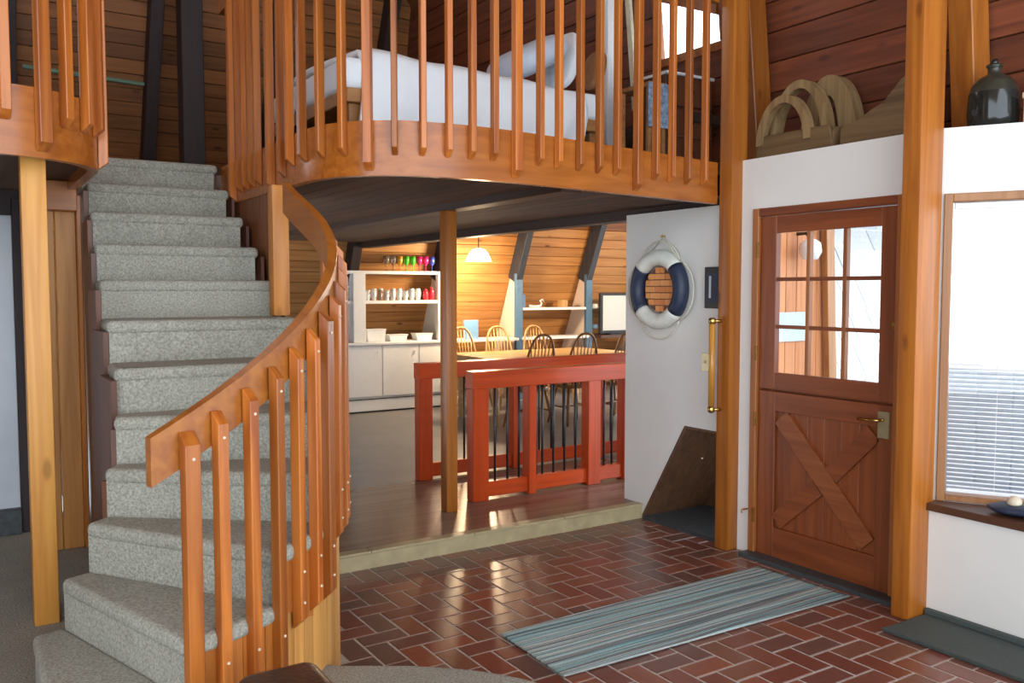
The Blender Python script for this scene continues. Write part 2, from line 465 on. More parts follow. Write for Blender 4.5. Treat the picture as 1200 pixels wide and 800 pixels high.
# ---- landing and dining floor
struct(G().box(1.3, 4.9, 4.66, 6.16, -.05, ZF).obj('floor_landing', 'landing_wood'), 'dark brown polished landing floor above the step')
struct(G().box(.62, 9.6, 6.16, 10.9, -.05, ZF).obj('floor_dining', 'grey_floor'), 'grey polished dining room floor')
struct(G().box(4.9, 9.6, 4.66, 6.16, -.05, ZF).obj('floor_dining_side', 'grey_floor'), 'grey polished floor behind the passage wall')
st = struct(G().box(1.3, XD, 4.63, 4.665, -.02, ZF - .012, .003).obj('trim_1', 'riser_stone'), 'tan stone riser of the low step')
for k in range(4):
    x0 = 1.3 + k * .694
    G().box(x0 + .002, x0 + .692, 4.622, 4.70, ZF - .012, ZF + .004, .003).obj('nosing_tile', 'riser_stone', st)

# ---- door wall, passage wall, window wall
T = .12
g = G()
g.box(XD, XD + T, 3.645, 3.86, 0, 2.37)
g.box(XD, XD + T, 2.50, 3.645, 2.105, 2.37)
g.box(XD, XD + T, 2.50, 2.672, 0, 2.105)
struct(g.obj('wall_right', 'white_wall'), 'white wall around the split door')
# ledge on top of the wall
g = G().prism([(XD, 3.86), (XD, 2.50), (XD + .85, 1.028), (5.3, 1.03), (5.3, 3.86)], 'z', 2.37, 2.41)
struct(g.obj('trim_2', 'white_wall'), 'white ledge on top of the entry wall')
# passage wall with the slanted niche opening
niche = [(4.64, 0), (4.212, .714), (3.86, .714), (3.86, 0)]
g = G()
g.prism([(4.83, ZF), (4.83, 2.155), (3.86, 2.155), (3.86, .714), (4.212, .714), (4.58, ZF)], 'x', XD, XD + .10)
g.prism([(4.66, 0), (4.66, ZF), (4.58, ZF), (4.64, 0)], 'x', XD, XD + .10)
struct(g.obj('wall_passage', 'white_wall'), 'white passage wall carrying the life ring')
g = G()
g.prism([(4.62, .0), (4.645, 0), (4.217, .714), (4.192, .702)], 'x', XD - .003, XD + .62)
g.prism([(4.64, 0), (4.212, .714), (3.86, .714), (3.86, 0)], 'x', XD + .60, XD + .62)
g.prism([(4.192, .70), (4.212, .716), (3.85, .716), (3.85, .70)], 'x', XD - .003, XD + .62)
o = struct(g.obj('wall_niche', 'niche_wood'), 'dark wood lining of the slanted niche in the passage wall')
G().lathe([(0, -.012), (.012, -.012), (.015, 0), (.009, .008), (0, .01)], (XD + .3, 4.36, .45), 10, 'y').obj('knob', 'porcelain', o)
struct(G().box(XD - .01, XD + .6, 3.86, 4.62, -.01, .018, .004).obj('floor_niche', 'slate'), 'dark slate slab on the niche floor')
# splayed window wall; s = distance from the corner, d = outward depth
CX, CY = XD, 2.50
dv = Vector((.5, -.866, 0)); nv = Vector((.866, .5, 0))
def wp(s, d, z): v = Vector((CX, CY, 0)) + dv * s + nv * d; return Vector((v.x, v.y, z))
MW = Matrix((dv, nv, Vector((0, 0, 1)))).transposed()
def wbox(g, s0, s1, d0, d1, z0, z1, bev=0):
    return g.obox(wp((s0 + s1) / 2, (d0 + d1) / 2, (z0 + z1) / 2), s1 - s0, d1 - d0, z1 - z0, MW, bev)
g = G(); wbox(g, 0, .045, 0, .12, .57, 2.37); wbox(g, .045, 1.7, 0, .12, 2.09, 2.37)
struct(g.obj('wall_window', 'white_wall'), 'white angled wall around the blind window')
struct(G().box(4.03, 4.15, .9, 2.47, 0, .535).obj('wall_knee', 'white_wall'), 'white knee wall under the window sill')
struct(G().prism([(4.005, 2.475), (4.08, 2.49), (XD + .85, 1.028), (4.005, .9)], 'z', .535, .572, .004).obj('trim_3', 'trim_dark'), 'dark brown window sill')
w1 = sempty('window_1', wp(.8, 0, .572), 'window with white slatted blind in brown frame')
for a in ((.045, .085, -.015, .10, .572, 2.09), (1.45, 1.49, -.015, .10, .572, 2.09)):
    wbox(G(), *a, bev=.004).obj('window_frame', 'window_frame', w1)
wbox(G(), .085, 1.45, -.015, .10, 2.05, 2.09, .004).obj('window_frame', 'window_frame', w1)
wbox(G(), .085, 1.45, .0, .10, .572, .60, .004).obj('window_frame', 'window_frame', w1)
wbox(G(), .085, 1.45, .085, .089, .60, 2.05).obj('window_pane', 'pane_glass', w1)
wbox(G(), .09, 1.44, .02, .055, 2.015, 2.048, .004).obj('blind_headrail', 'blind', w1)
wbox(G(), .09, 1.44, .022, .05, .615, .63, .003).obj('blind_bottom_rail', 'blind', w1)
slat_g = G(); wbox(slat_g, .09, 1.44, .023, .048, 0, .0016)
slat_me, sc = slat_g.mesh('blind_slat', 'blind')
for k in range(61):
    z = .645 + k * .0222
    inst(slat_me, 'blind_slat', (sc.x, sc.y, z), w1)
for s_ in (.3, .75, 1.2):
    G().tube([wp(s_, .035, .63), wp(s_, .035, 2.02)], .0012, 4).obj('blind_cord', 'blind', w1)

# ---- split door
d1 = sempty('door_1', (XD, 3.16, 0), 'dark red-brown split door with nine panes and a cross brace')
G().box(XD - .012, XD + .06, 3.60, 3.648, 0, 2.107, .003).obj('door_jamb', 'jamb', d1)
G().box(XD - .012, XD + .06, 2.655, 2.69, 0, 2.107, .003).obj('door_jamb', 'jamb', d1)
G().box(XD - .012, XD + .06, 2.69, 3.60, 2.06, 2.107, .003).obj('door_head', 'door_wood_y', d1)
y0, y1 = 2.692, 3.598; py0, py1 = 2.79, 3.48; pz0, pz1 = 1.13, 1.957
ul = G().box(XD + .008, XD + .05, py1, y1, 1.03, 2.055, .003).obj('door_stile', 'door_wood', d1)
G().box(XD + .008, XD + .05, y0, py0, 1.03, 2.055, .003).obj('door_stile', 'door_wood', d1)
G().box(XD + .008, XD + .05, py0, py1, pz1, 2.055, .003).obj('door_rail', 'door_wood_y', d1)
G().box(XD + .008, XD + .05, py0, py1, 1.03, pz0, .003).obj('door_rail', 'door_wood_y', d1)
ys = [py1, 3.255, 3.013, py0]; zs = [pz0, 1.404, 1.684, pz1]
for a in ys[1:3]: G().box(XD + .012, XD + .045, a - .013, a + .013, pz0, pz1, .003).obj('muntin', 'jamb', d1)
for a in zs[1:3]: G().box(XD + .014, XD + .043, py0, py1, a - .011, a + .011, .003).obj('muntin', 'door_wood_y', d1)
for i in range(3):
    for j in range(3):
        G().box(XD + .027, XD + .031, ys[i + 1], ys[i], zs[j], zs[j + 1]).obj('pane', 'pane_glass', d1)
# lower leaf
for a, b_ in ((py1 - .01, y1), (y0, py0)): G().box(XD + .008, XD + .05, a, b_, .02, 1.018, .003).obj('door_stile', 'door_wood', d1)
G().box(XD + .008, XD + .05, py0, py1 - .01, .90, 1.018, .003).obj('door_rail', 'door_wood_y', d1)
G().box(XD + .008, XD + .05, py0, py1 - .01, .02, .20, .003).obj('door_rail', 'door_wood_y', d1)
G().box(XD + .04, XD + .056, y0, y1, .99, 1.07, .002).obj('door_rail', 'door_wood_y', d1)
npn = 6; wpn = (py1 - .01 - py0) / npn
for k in range(npn): G().box(XD + .026, XD + .04, py0 + k * wpn + .001, py0 + (k + 1) * wpn - .001, .20, .90, .002).obj('door_board', 'door_wood', d1)
G().bar((XD + .015, 3.425, .87), (XD + .015, 2.835, .25), .115, .02, (1, 0, 0), .002).obj('door_brace', 'door_brace', d1)
g = G(); g.bar((XD + .017, 2.81, .86), (XD + .017, 3.07, .585), .10, .018, (1, 0, 0)); g.bar((XD + .017, 3.16, .50), (XD + .017, 3.45, .24), .10, .018, (1, 0, 0))
g.obj('door_brace', 'door_wood_y', d1)
hp = G().box(XD - .004, XD + .008, 2.712, 2.778, .842, .985, .002).obj('handle_plate', 'brass_plate', d1)
G().tube([(XD - .002, 2.745, .94), (XD - .045, 2.745, .94), (XD - .05, 2.77, .94), (XD - .05, 2.865, .937)], .009, 8).obj('lever', 'brass', hp, True)
G().lathe([(0, 0), (.022, 0), (.022, -.006), (.012, -.014), (0, -.014)], (XD + .006, 2.70, 1.44), 12, 'x').obj('deadbolt', 'brass', d1)
for z in (1.86, 1.24, .84, .25): G().tube([(XD - .012, 3.604, z - .045), (XD - .012, 3.604, z + .045)], .008, 8).obj('hinge', 'brass', d1)
G().tube([(XD - .004, 3.655, .275), (XD - .05, 3.66, .275), (XD - .055, 3.66, .255)], .005, 6).obj('door_hook', 'brass', d1)
struct(G().box(3.985, XD + .05, 2.56, 3.65, -.005, .022, .004).obj('trim_4', 'slate'), 'dark threshold under the split door')

# ---- loft deck, fascia
LP = cr([(1.46, 5.75), (1.46, 5.0), (1.46, 4.4), (1.47, 4.12), (1.54, 3.9), (1.68, 3.75), (1.90, 3.66), (2.35, 3.64), (3.2, 3.745), (3.985, 3.86)], 12)
inner = offset(LP, -.045)
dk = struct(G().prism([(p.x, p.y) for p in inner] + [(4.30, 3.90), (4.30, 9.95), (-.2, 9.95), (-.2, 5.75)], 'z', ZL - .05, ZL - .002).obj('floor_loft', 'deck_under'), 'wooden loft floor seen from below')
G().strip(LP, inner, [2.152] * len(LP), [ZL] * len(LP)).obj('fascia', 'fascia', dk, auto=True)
# underside boards and joists
nb = 20
for k in range(nb):
    xa = 1.52 + k * .139
    ya = 3.74 if xa > 1.85 else (3.95 if xa > 1.6 else 4.3)
    if xa > 2.3: ya = 3.70 + max(0, (xa - 2.3)) * .13
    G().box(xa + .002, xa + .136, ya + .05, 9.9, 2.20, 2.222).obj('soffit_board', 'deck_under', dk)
for xa in (2.86, 4.22):
    G().box(xa - .07, xa + .07, 3.97 if xa > 4 else 3.85, 9.9, 2.155 if xa < 4 else 2.13, 2.36, .005).obj('joist', 'dark_beam_y', dk)
for k in range(9):
    G().box(1.466, 1.482, 4.52 + k * .135 + .001, 4.52 + (k + 1) * .135 - .001, 1.3, 2.20, .002).obj('side_board', 'stained_board', dk)
# left loft deck
cc = (.14, 4.36); RL = .42
LL = [Vector((-1.6, cc[1] - RL - .25)), Vector((-.6, cc[1] - RL - .08))] + [Vector((cc[0] + RL * math.cos(R(a)), cc[1] + RL * math.sin(R(a)))) for a in range(-95, 1, 5)] + [Vector((.56, 4.8)), Vector((.56, 5.75))]
Li = offset(LL, -.045)
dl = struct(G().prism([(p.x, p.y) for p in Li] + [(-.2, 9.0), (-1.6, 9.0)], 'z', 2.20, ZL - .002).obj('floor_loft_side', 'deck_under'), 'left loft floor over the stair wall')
G().strip(LL, Li, [2.15] * len(LL), [2.425] * len(LL)).obj('fascia', 'fascia', dl, auto=True)

# ---- back roof slope (planks along x) : y = 10.30 - (z - 1.81) / 2.3
rs = math.atan(2.3)
def ry(z): return 10.30 - (z - 1.81) / 2.3
bk = sempty('ceiling_back', (4, 10.5, 0), 'knotty pine sloping roof boards behind the dining room and loft')
pw = .14
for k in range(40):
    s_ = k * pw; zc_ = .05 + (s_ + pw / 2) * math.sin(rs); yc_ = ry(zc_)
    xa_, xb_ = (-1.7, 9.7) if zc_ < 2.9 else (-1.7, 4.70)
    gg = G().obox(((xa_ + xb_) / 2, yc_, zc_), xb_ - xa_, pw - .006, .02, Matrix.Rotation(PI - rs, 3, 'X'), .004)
    gg.obj('plank', 'roof_plank_lit' if zc_ < 2.5 else 'roof_plank', bk)  # lamplit tone below the loft and unlit tone above, put into the colour
g = G().obox((1.5, ry(2.6) + .03, 2.6), 6.6, 6.2, .02, Matrix.Rotation(PI - rs, 3, 'X')); g.obox((7.3, ry(1.43) + .03, 1.43), 5.0, 3.18, .02, Matrix.Rotation(PI - rs, 3, 'X')); g.obj('roof_backing', 'dark_beam_y', bk)
def rafter(x, z0, z1, mat, w=.09, dep=.16, name='rafter'):
    p0 = Vector((x, ry(z0) - .02, z0)); p1 = Vector((x, ry(z1) - .02, z1)); nrm = Vector((0, -2.3, -1)).normalized()
    return G().bar(p0 + nrm * dep / 2, p1 + nrm * dep / 2, w, dep, nrm, .004).obj(name, mat, bk)
for x in (-.74, .48, 1.72, 2.93, 4.14): rafter(x, .12 if x < 4 else 1.2, 5.2, 'dark_beam_z', .12, .2)
for x in (5.36, 6.58, 7.80, 9.02): rafter(x, 1.8, 2.78, 'rafter_navy', .10, .22)

# ---- right roof wall (leans inward), planks along y
XR = 4.66
def rx(z): return XR - (z - 2.41) * .107
rw = sempty('wall_roof', (XR, 3.2, 2.41), 'dark red-brown sloping boards above the entry ledge')
la = math.atan(.107)
for k in range(13):
    z0 = 2.36 + k * .19; zc_ = z0 + .095
    segs = [(.6, 9.7)]
    if 3.36 < z0 + .19 and z0 < 3.80: segs = [(.6, 4.36), (5.04, 9.7)]
    for a, b_ in segs:
        G().obox((rx(zc_) + .02, (a + b_) / 2, zc_), .022, b_ - a, .185, Matrix.Rotation(-la, 3, 'Y'), .004).obj('plank', 'red_plank', rw)
    
for a, b_ in ((3.975, 4.10), (2.53, 2.66)):
    G().bar((rx(2.41) - .10, (a + b_) / 2, 2.41), (rx(4.9) - .10, (a + b_) / 2, 4.9), b_ - a, .16, (1, 0, 0), .005).obj('rafter', 'timber_z', rw)
g = G()
for a, b_, za, zb in ((-4, 4.36, 2.30, 4.9), (5.04, 9.9, 2.30, 4.9), (4.36, 5.04, 2.30, 3.30), (4.36, 5.04, 3.90, 4.9)):
    g.obox((rx((za + zb) / 2) + .045, (a + b_) / 2, (za + zb) / 2), .02, b_ - a, zb - za, Matrix.Rotation(-la, 3, 'Y'))
g.obj('wall_backing', 'dark_board', rw)
# unseen shell of the house: main roof slopes and left wall, boarded in pine; the glazed end behind the viewer stays open
struct(G().prism([(4.42, 4.80), (4.50, 4.84), (.6, 7.6), (.6, 7.5)], 'y', -4.5, 10).obj('ceiling_right', 'roof_plank'), 'pine boarded right roof slope')
struct(G().prism([(-3.2, 4.80), (-3.3, 4.84), (.6, 7.6), (.6, 7.5)], 'y', -4.5, 10).obj('ceiling_left', 'roof_plank'), 'pine boarded left roof slope')
struct(G().box(-3.3, -3.2, 1.4, 10, 0, 4.82).obj('wall_left_side', 'roof_plank'), 'pine boarded left side wall')
# loft window in the sloping wall
w2 = sempty('window_2', (rx(3.3), 4.7, 3.3), 'bright loft window with slanted head in a wood frame')
Mv = Matrix.Rotation(-la, 3, 'Y')
def lw(ya, yb, za, zb, t=.05, mat='jamb', nm='window_frame'):
    zc_ = (za + zb) / 2
    return G().obox((rx(zc_) + .01, (ya + yb) / 2, zc_), t, yb - ya, zb - za, Mv, .003 if t > .01 else 0).obj(nm, mat, w2)
lw(4.34, 5.06, 3.30, 3.36); lw(4.34, 4.40, 3.36, 3.90); lw(5.0, 5.06, 3.36, 3.90)
lw(4.40, 5.0, 3.36, 3.88, .004, 'pane_glass', 'window_pane')
g = G().prism([(4.40, 3.53), (5.0, 3.78), (5.0, 3.90), (4.40, 3.90)], 'x', rx(3.7) - .02, rx(3.7) + .03); g.obj('window_head', 'jamb', w2)

# ---- gallery ceiling over the dining room
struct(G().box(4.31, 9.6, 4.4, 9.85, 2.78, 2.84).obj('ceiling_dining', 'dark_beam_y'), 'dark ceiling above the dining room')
# ---- bay fins under the dining roof
fx = (4.14, 5.36, 6.58, 7.80, 9.02)
for i, x in enumerate(fx):
    f_ = sempty('trim_%d' % (5 + i), (x, 10.1, ZF), 'white bay partition under the roof slope with %s front edge' % ('white' if i < 2 else 'blue'))
    zt = 1.85
    G().prism([(10.12, ZF), (10.12, zt), (ry(zt) - .03, zt), (ry(.9) - .04, .9), (ry(ZF) - .04, ZF)], 'x', x - .02, x + .02).obj('partition', 'fin_lamplit' if i > 1 else 'white_paint', f_)  # right-hand faces carry pinkish lamplight in their white colour
    G().box(x - .055, x + .055, 10.06, 10.12, ZF, zt, .004).obj('front_post', 'white_paint' if i < 2 else 'daylight_blue', f_)  # right-hand edges are white with bluish daylight put into the colour

# ================================================================== TIMBER POSTS
def post(x0, x1, y0_, y1_, z0, z1, mat, label, bev=.006, name='timber_post'):
    o = G().box(x0, x1, y0_, y1_, z0, z1, bev, 2).obj(name, mat, auto=True); return tag(o, label, 'post')
pa = post(3.985, XD + .04, 3.742, 3.845, 0, 4.4, 'timber_z', 'tall wooden post at the wall corner left of the split door')
post(3.88, XD - .01, 2.452, 2.548, 0, 4.4, 'timber_z', 'tall wooden post between the split door and the blind window')
post(2.782, 2.868, 5.16, 5.25, ZF, 2.155, 'timber_z', 'free-standing wooden post on the landing in front of the red railings')
post(.238, .333, 4.10, 4.195, ZC, 2.20, 'timber_pale', 'pale wooden post holding the left loft beside the stair foot')
post(1.36, 1.445, 4.36, 4.44, .2 + RISE * 7 + .004, 2.152, 'timber_mid', 'short wooden post standing on a stair tread under the loft')

# ================================================================== STAIRCASE
stairs = thing('curved_staircase', 'grey carpeted curved staircase with pine board side', 'staircase', (PX, PY, ZC))
TH = {1: -90, 2: -73, 3: -56, 4: -38.5, 5: -21, 6: -1}
TY = {7: 4.14, 8: 4.50, 9: 4.78, 10: 5.06, 11: 5.36, 12: 5.64}
RI = .34
def edge_pts(k, r0, r1, adv=0):
    """left and right ends of nosing k moved forward by adv metres (towards the climber)"""
    if k <= 6:
        a = R(TH[k]); t = Vector((math.sin(a), -math.cos(a)))
        return [Vector((PX + r * math.cos(a), PY + r * math.sin(a))) + t * adv * min(1, .5 + r / 2) for r in (r0, r1)]
    xl = min(.64, PX + r0 + (k - 6) * .02)
    return [Vector((xl, TY[k] - adv)), Vector((PX + r1 - .01, TY[k] - adv))]
def side(k, r, right):
    """points along one side between nosing k and k+1"""
    if k <= 5:
        return [Vector((PX + r * math.cos(R(a)), PY + r * math.sin(R(a)))) for a in [TH[k] + (TH[k + 1] - TH[k]) * t / 4 for t in (1, 2, 3)]]
    if k == 6:
        return [Vector((PX + r * math.cos(R(a)), PY + r * math.sin(R(a)))) for a in (0,)]
    return []
for k in range(1, 13):
    z = ZC + RISE * k
    a = edge_pts(k, RI, RO, 0)
    if k < 12: b_ = edge_pts(k + 1, RI, RO, -.03)
    else: b_ = [Vector((.56, 5.76)), Vector((1.44, 5.76))]
    full = [a[0], a[1]] + side(k, RO, 1) + [b_[1], b_[0]] + list(reversed(side(k, RI, 0)))
    an = edge_pts(k, RI - .01, RO + .02, .010); bn = edge_pts(k + 1, RI - .01, RO + .02, -.01) if k < 12 else [Vector((.55, 5.76)), Vector((1.455, 5.76))]
    ro = RO + (.02 if k < 7 else 0)
    if k >= 6: an[1].x = min(an[1].x, 1.44) if k > 6 else an[1].x; bn[1].x = min(bn[1].x, 1.44)
    nose = [an[0], an[1]] + side(k, ro, 1) + [bn[1], bn[0]] + list(reversed(side(k, RI - .01, 0)))
    g = G()
    g.prism([(p.x, p.y) for p in full], 'z', z - RISE - .05 if k > 1 else ZC, z - .03)
    g.prism([(p.x, p.y) for p in nose], 'z', z - .06, z, .024, 4)
    g.obj('step', 'carpet', stairs, auto=True)
# outer skirt: narrow vertical pine boards from the carpet up to the treads
def tread_z(a):
    """height of stair surface at angle a (winding part), degrees"""
    zz = ZC
    for k in range(1, 7):
        if a >= TH[k]: zz = ZC + RISE * k
    return zz
a = -84.0
while a < -1.5:
    da = 3.3
    pts = [Vector((PX + RO * math.cos(R(a + .05 + (da - .1) * t / 2)), PY + RO * math.sin(R(a + .05 + (da - .1) * t / 2)))) for t in range(3)]
    pin = [Vector((PX + (RO - .016) * math.cos(R(a + .05 + (da - .1) * t / 2)), PY + (RO - .016) * math.sin(R(a + .05 + (da - .1) * t / 2)))) for t in range(3)]
    zt = tread_z(a + .3) - .04
    G().strip(pts, pin, [.0] * 3, [zt] * 3).obj('skirt_board', 'skirt_pine', stairs)
    a += da
# straight upper side boards (right side, under the treads)
for k in range(6, 12):
    y0_ = 3.83 if k == 6 else TY[k]; y1_ = TY[k + 1]
    n = 3
    for q in range(n):
        ya = y0_ + (y1_ - y0_) * q / n; yb = y0_ + (y1_ - y0_) * (q + 1) / n
        G().box(1.425, 1.441, ya + .002, yb - .002, .1, ZC + RISE * k - .05 - (.03 if k == 6 else 0)).obj('skirt_board', 'dark_board', stairs)
# apron boards: stained boards nailed over the skirt under each tread, pointed ends
a = -82.0; q = 0
while a < -8:
    da = 4.6
    zt = tread_z(a + .2) - .045; zt2 = tread_z(a + da - .2) - .045
    zt = min(zt, zt2)
    zb = zt - .21 - (.05 if q % 3 == 1 else 0)
    r1 = RO + .011
    P_ = lambda r, t: Vector((PX + r * math.cos(R(a + .08 + (da - .16) * t)), PY + r * math.sin(R(a + .08 + (da - .16) * t))))
    tt = (0, .5, 1)
    G().strip([P_(r1, t) for t in tt], [P_(RO + .001, t) for t in tt], [zb + .03, zb + .015, zb], [zt] * 3).obj('apron_board', 'apron', stairs)
    a += da; q += 1
# inner side boards, dark, facing left
for k in range(4, 12):
    if k < 6:
        aa = [TH[k], (TH[k] + TH[k + 1]) / 2, TH[k + 1]]
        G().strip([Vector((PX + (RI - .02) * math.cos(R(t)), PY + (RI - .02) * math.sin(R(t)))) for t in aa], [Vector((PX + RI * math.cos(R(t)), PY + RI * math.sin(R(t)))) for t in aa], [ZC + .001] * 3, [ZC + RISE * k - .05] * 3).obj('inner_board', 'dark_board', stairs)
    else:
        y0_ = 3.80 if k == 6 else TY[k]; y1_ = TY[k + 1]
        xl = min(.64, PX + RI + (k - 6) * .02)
        G().box(xl - .025, xl - .002, y0_, y1_ - .002, ZC + .001, ZC + RISE * k - .05).obj('inner_board', 'dark_board', stairs)

# ---- stair railing: wide board rail, balusters bolted outside
sr = thing('stair_railing', 'curved wooden board handrail with square balusters on the carpeted staircase', 'railing', (PX + 1.28, PY, ZC))
def rail_z(a):
    T_ = [(-78, 1.187), (-59, 1.386), (-38.4, 1.606), (-18, 1.81), (0, 1.98), (20, 2.2)]
    for (a0, z0), (a1, z1) in zip(T_, T_[1:]):
        if a <= a1: return z0 + (z1 - z0) * (a - a0) / (a1 - a0)
    return T_[-1][1]
rp = [(-77.5 + 77.5 * t / 30) for t in range(31)]
def cyl(r, a): return Vector((PX + r * math.cos(R(a)), PY + r * math.sin(R(a))))
rl = [cyl(1.205, a) for a in rp]; rr_ = [cyl(1.168, a) for a in rp]; zt = [rail_z(a) for a in rp]
for yy, zz in ((3.95, 2.03), (4.1, 2.09), (4.22, 2.145)): rl.append(Vector((PX + 1.205, yy))); rr_.append(Vector((PX + 1.168, yy))); zt.append(zz)
G().strip(rl, rr_, [z - .145 for z in zt], zt).obj('handrail', 'timber_y', sr, auto=True)
bang = [-72.4, -67.6, -62.0, -56.4, -51.1, -45.6, -40, -34.4, -28.8, -23.2, -17.6, -12, -6.4, -1]
for i, a in enumerate(bang):
    w = .05 if i == 0 else (.062 if i == 6 else .038)
    c = cyl(1.228, a); rot = Matrix.Rotation(R(a), 3, 'Z')
    zt_ = rail_z(a) - .045; zb = tread_z(a) - (.30 if i < 5 else .28)
    if i == 0: zb = ZC + .02
    g = G(); g.obox((c.x, c.y, (zt_ + zb) / 2), .038, w, zt_ - zb, rot, .003)
    # bevelled top: slide the outer top edge down
    rad = Vector((math.cos(R(a)), math.sin(R(a)), 0))
    for v in g.bm.verts:
        if v.co.z > zt_ - .02 and (v.co - Vector((c.x, c.y, v.co.z))).dot(rad) > .01: v.co.z -= .035
        if v.co.z < zb + .02 and (v.co - Vector((c.x, c.y, v.co.z))).dot(rad) > .01: v.co.z += .03
    bo = g.obj('baluster', 'baluster', sr)
    p = c + Vector((rad.x, rad.y)) * .019
    for zz in (zb + .09, zb + .2, zt_ - .08):
        G().lathe([(0, -.006), (.005, -.003), (.006, 0), (.005, .003), (0, .006)], (p.x, p.y, zz), 6).obj('screw_head', 'shell', bo)
# ---- loft railings
lr = thing('loft_railing', 'long wooden loft railing in front of the bed, curving to the stair top', 'railing', (2.0, 3.66, 2.15))
SS = arclen(LP)
ss = [.213, .36, .49, .61, .74, .967, 1.153, 1.286, 1.45, 1.608, 1.744, 1.867, 1.988, 2.113, 2.239, 2.358, 2.479, 2.611, 2.758, 2.884, 3.035, 3.18, 3.32, 3.489, 3.643, 3.785, 3.938, 4.098]
longs = {.213, .967, 1.867, 2.611, 3.489}
off = -(.0)
ds = SS[-1] - 4.256
for s_ in ss:
    p, t = at_s(LP, SS, s_ + .15)
    n = Vector((t.y, -t.x)); lg = s_ in longs
    w = .042 if lg else .028
    c = p + n * .022
    ang = math.atan2(t.y, t.x)
    zb = 2.175 if lg else 2.245
    if s_ < 1.2: zb = 2.20 if not lg else 2.155
    g = G(); g.obox((c.x, c.y, (zb + 3.46) / 2), w, .042, 3.46 - zb, Matrix.Rotation(ang, 3, 'Z'), .003)
    for v in g.bm.verts:
        if v.co.z < zb + .02 and (Vector((v.co.x, v.co.y)) - c).dot(n) > .01: v.co.z += .03
    g.obj('baluster', 'baluster', lr)
po = offset(LP, -.002); pi_ = offset(LP, -.042)
G().strip(po, pi_, [3.37] * len(LP), [3.52] * len(LP)).obj('handrail', 'timber_x', lr, auto=True)
ll = thing('loft_railing', 'short curved wooden loft railing left of the staircase', 'railing', (.3, 4.0, 2.15))
for a, lg in ((-84, 0), (-66, 1), (-52.5, 0), (-37, 0), (-22, 0), (-6, 1), (-110, 0), (-130, 0)):
    if a > -95:
        c = Vector((cc[0] + (RL + .022) * math.cos(R(a)), cc[1] + (RL + .022) * math.sin(R(a))))
    else:
        c = Vector((cc[0] - (-a - 90) * .012, cc[1] - RL - .03))
    rad = Vector((math.cos(R(max(a, -90))), math.sin(R(max(a, -90)))))
    zb = 2.175 if lg else 2.285
    if a == -6: zb = 2.16
    g = G(); g.obox((c.x, c.y, (zb + 3.46) / 2), .042, .05 if lg else .038, 3.46 - zb, Matrix.Rotation(R(max(a, -90)), 3, 'Z'), .003)
    for v in g.bm.verts:
        if v.co.z < zb + .02 and (Vector((v.co.x, v.co.y)) - c).dot(rad) > .01: v.co.z += .03
    g.obj('baluster', 'baluster', ll)
po = offset(LL, -.002); pi_ = offset(LL, -.042)
G().strip(po, pi_, [3.37] * len(LL), [3.52] * len(LL)).obj('handrail', 'timber_x', ll, auto=True)

# ---- boarded wall under the left loft, grey door behind the pale post
wl = sempty('wall_left', (.4, 5.27, ZC), 'pine boarded wall under the left loft')
for xa, xb in ((.33, .455), (.458, .56)): G().box(xa, xb, 5.25, 5.28, ZC + .002, 2.13, .004).obj('wall_board', 'pine_panel', wl)
G().box(.56, .585, 5.22, 5.28, ZC + .002, 2.13, .004).obj('corner_board', 'timber_z', wl)
G().box(.30, .56, 5.15, 5.26, 2.04, 2.195, .004).obj('header_board', 'timber_x', wl)
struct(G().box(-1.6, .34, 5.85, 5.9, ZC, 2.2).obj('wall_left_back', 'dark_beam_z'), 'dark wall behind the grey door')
d2 = sempty('door_2', (.1, 5.8, ZC), 'plain grey door in shade behind the pale post')
G().box(-.5, .285, 5.79, 5.83, ZC + .12, 2.05, .004).obj('door_leaf', 'grey_door', d2)
G().box(.285, .36, 5.77, 5.85, ZC, 2.15, .004).obj('door_jamb', 'dark_beam_z', d2)
struct(G().box(-.6, .285, 5.74, 5.79, ZC, ZC + .15, .004).obj('baseboard_left', 'slate'), 'dark baseboard under the grey door')
# ================================================================== ENTRY OBJECTS
# life ring
RY_, RZ_ = 4.43, 1.625
lring = thing('life_ring', 'white and navy life ring hanging by a rope on the passage wall', 'life ring', (XD, RY_, 1.35))
def ring_arc(a0, a1, r=.0615, Rm=.216, n=14):
    return [(XD - .052, RY_ + Rm * math.cos(R(a0 + (a1 - a0) * t / n)), RZ_ + Rm * math.sin(R(a0 + (a1 - a0) * t / n))) for t in range(n + 1)]
for nm, a0, a1, mt, r in (('ring_segment', 42, 138, 'ring_white', .054), ('ring_segment', 222, 318, 'ring_white', .054), ('ring_segment', -42, 42, 'navy', .0545), ('ring_segment', 138, 222, 'navy', .0545)):
    G().tube(ring_arc(a0, a1), r, 14).obj(nm, mt, lring, True)
# grab rope: four loops around the ring and the hanging loop
for c0 in (45, 135, 225, 315):
    pts = []
    for t in range(13):
        a = c0 + 90 * t / 12; rr = .276 + .05 * math.sin(PI * t / 12)
        pts.append((XD - .045, RY_ + rr * math.cos(R(a)), RZ_ + rr * math.sin(R(a)) - (.012 if 180 < a % 360 < 360 else 0)))
    G().tube(pts, .006, 6).obj('grab_rope', 'rope', lring, True)
G().tube([(XD - .03, RY_ + .13, 1.86), (XD - .012, RY_, 1.985), (XD - .03, RY_ - .15, 1.84)], .006, 6).obj('hanging_rope', 'rope', lring, True)
G().lathe([(0, -.03), (.008, -.03), (.008, 0), (0, 0)], (XD, RY_, 1.985), 8, 'x').obj('nail', 'brass', lring)
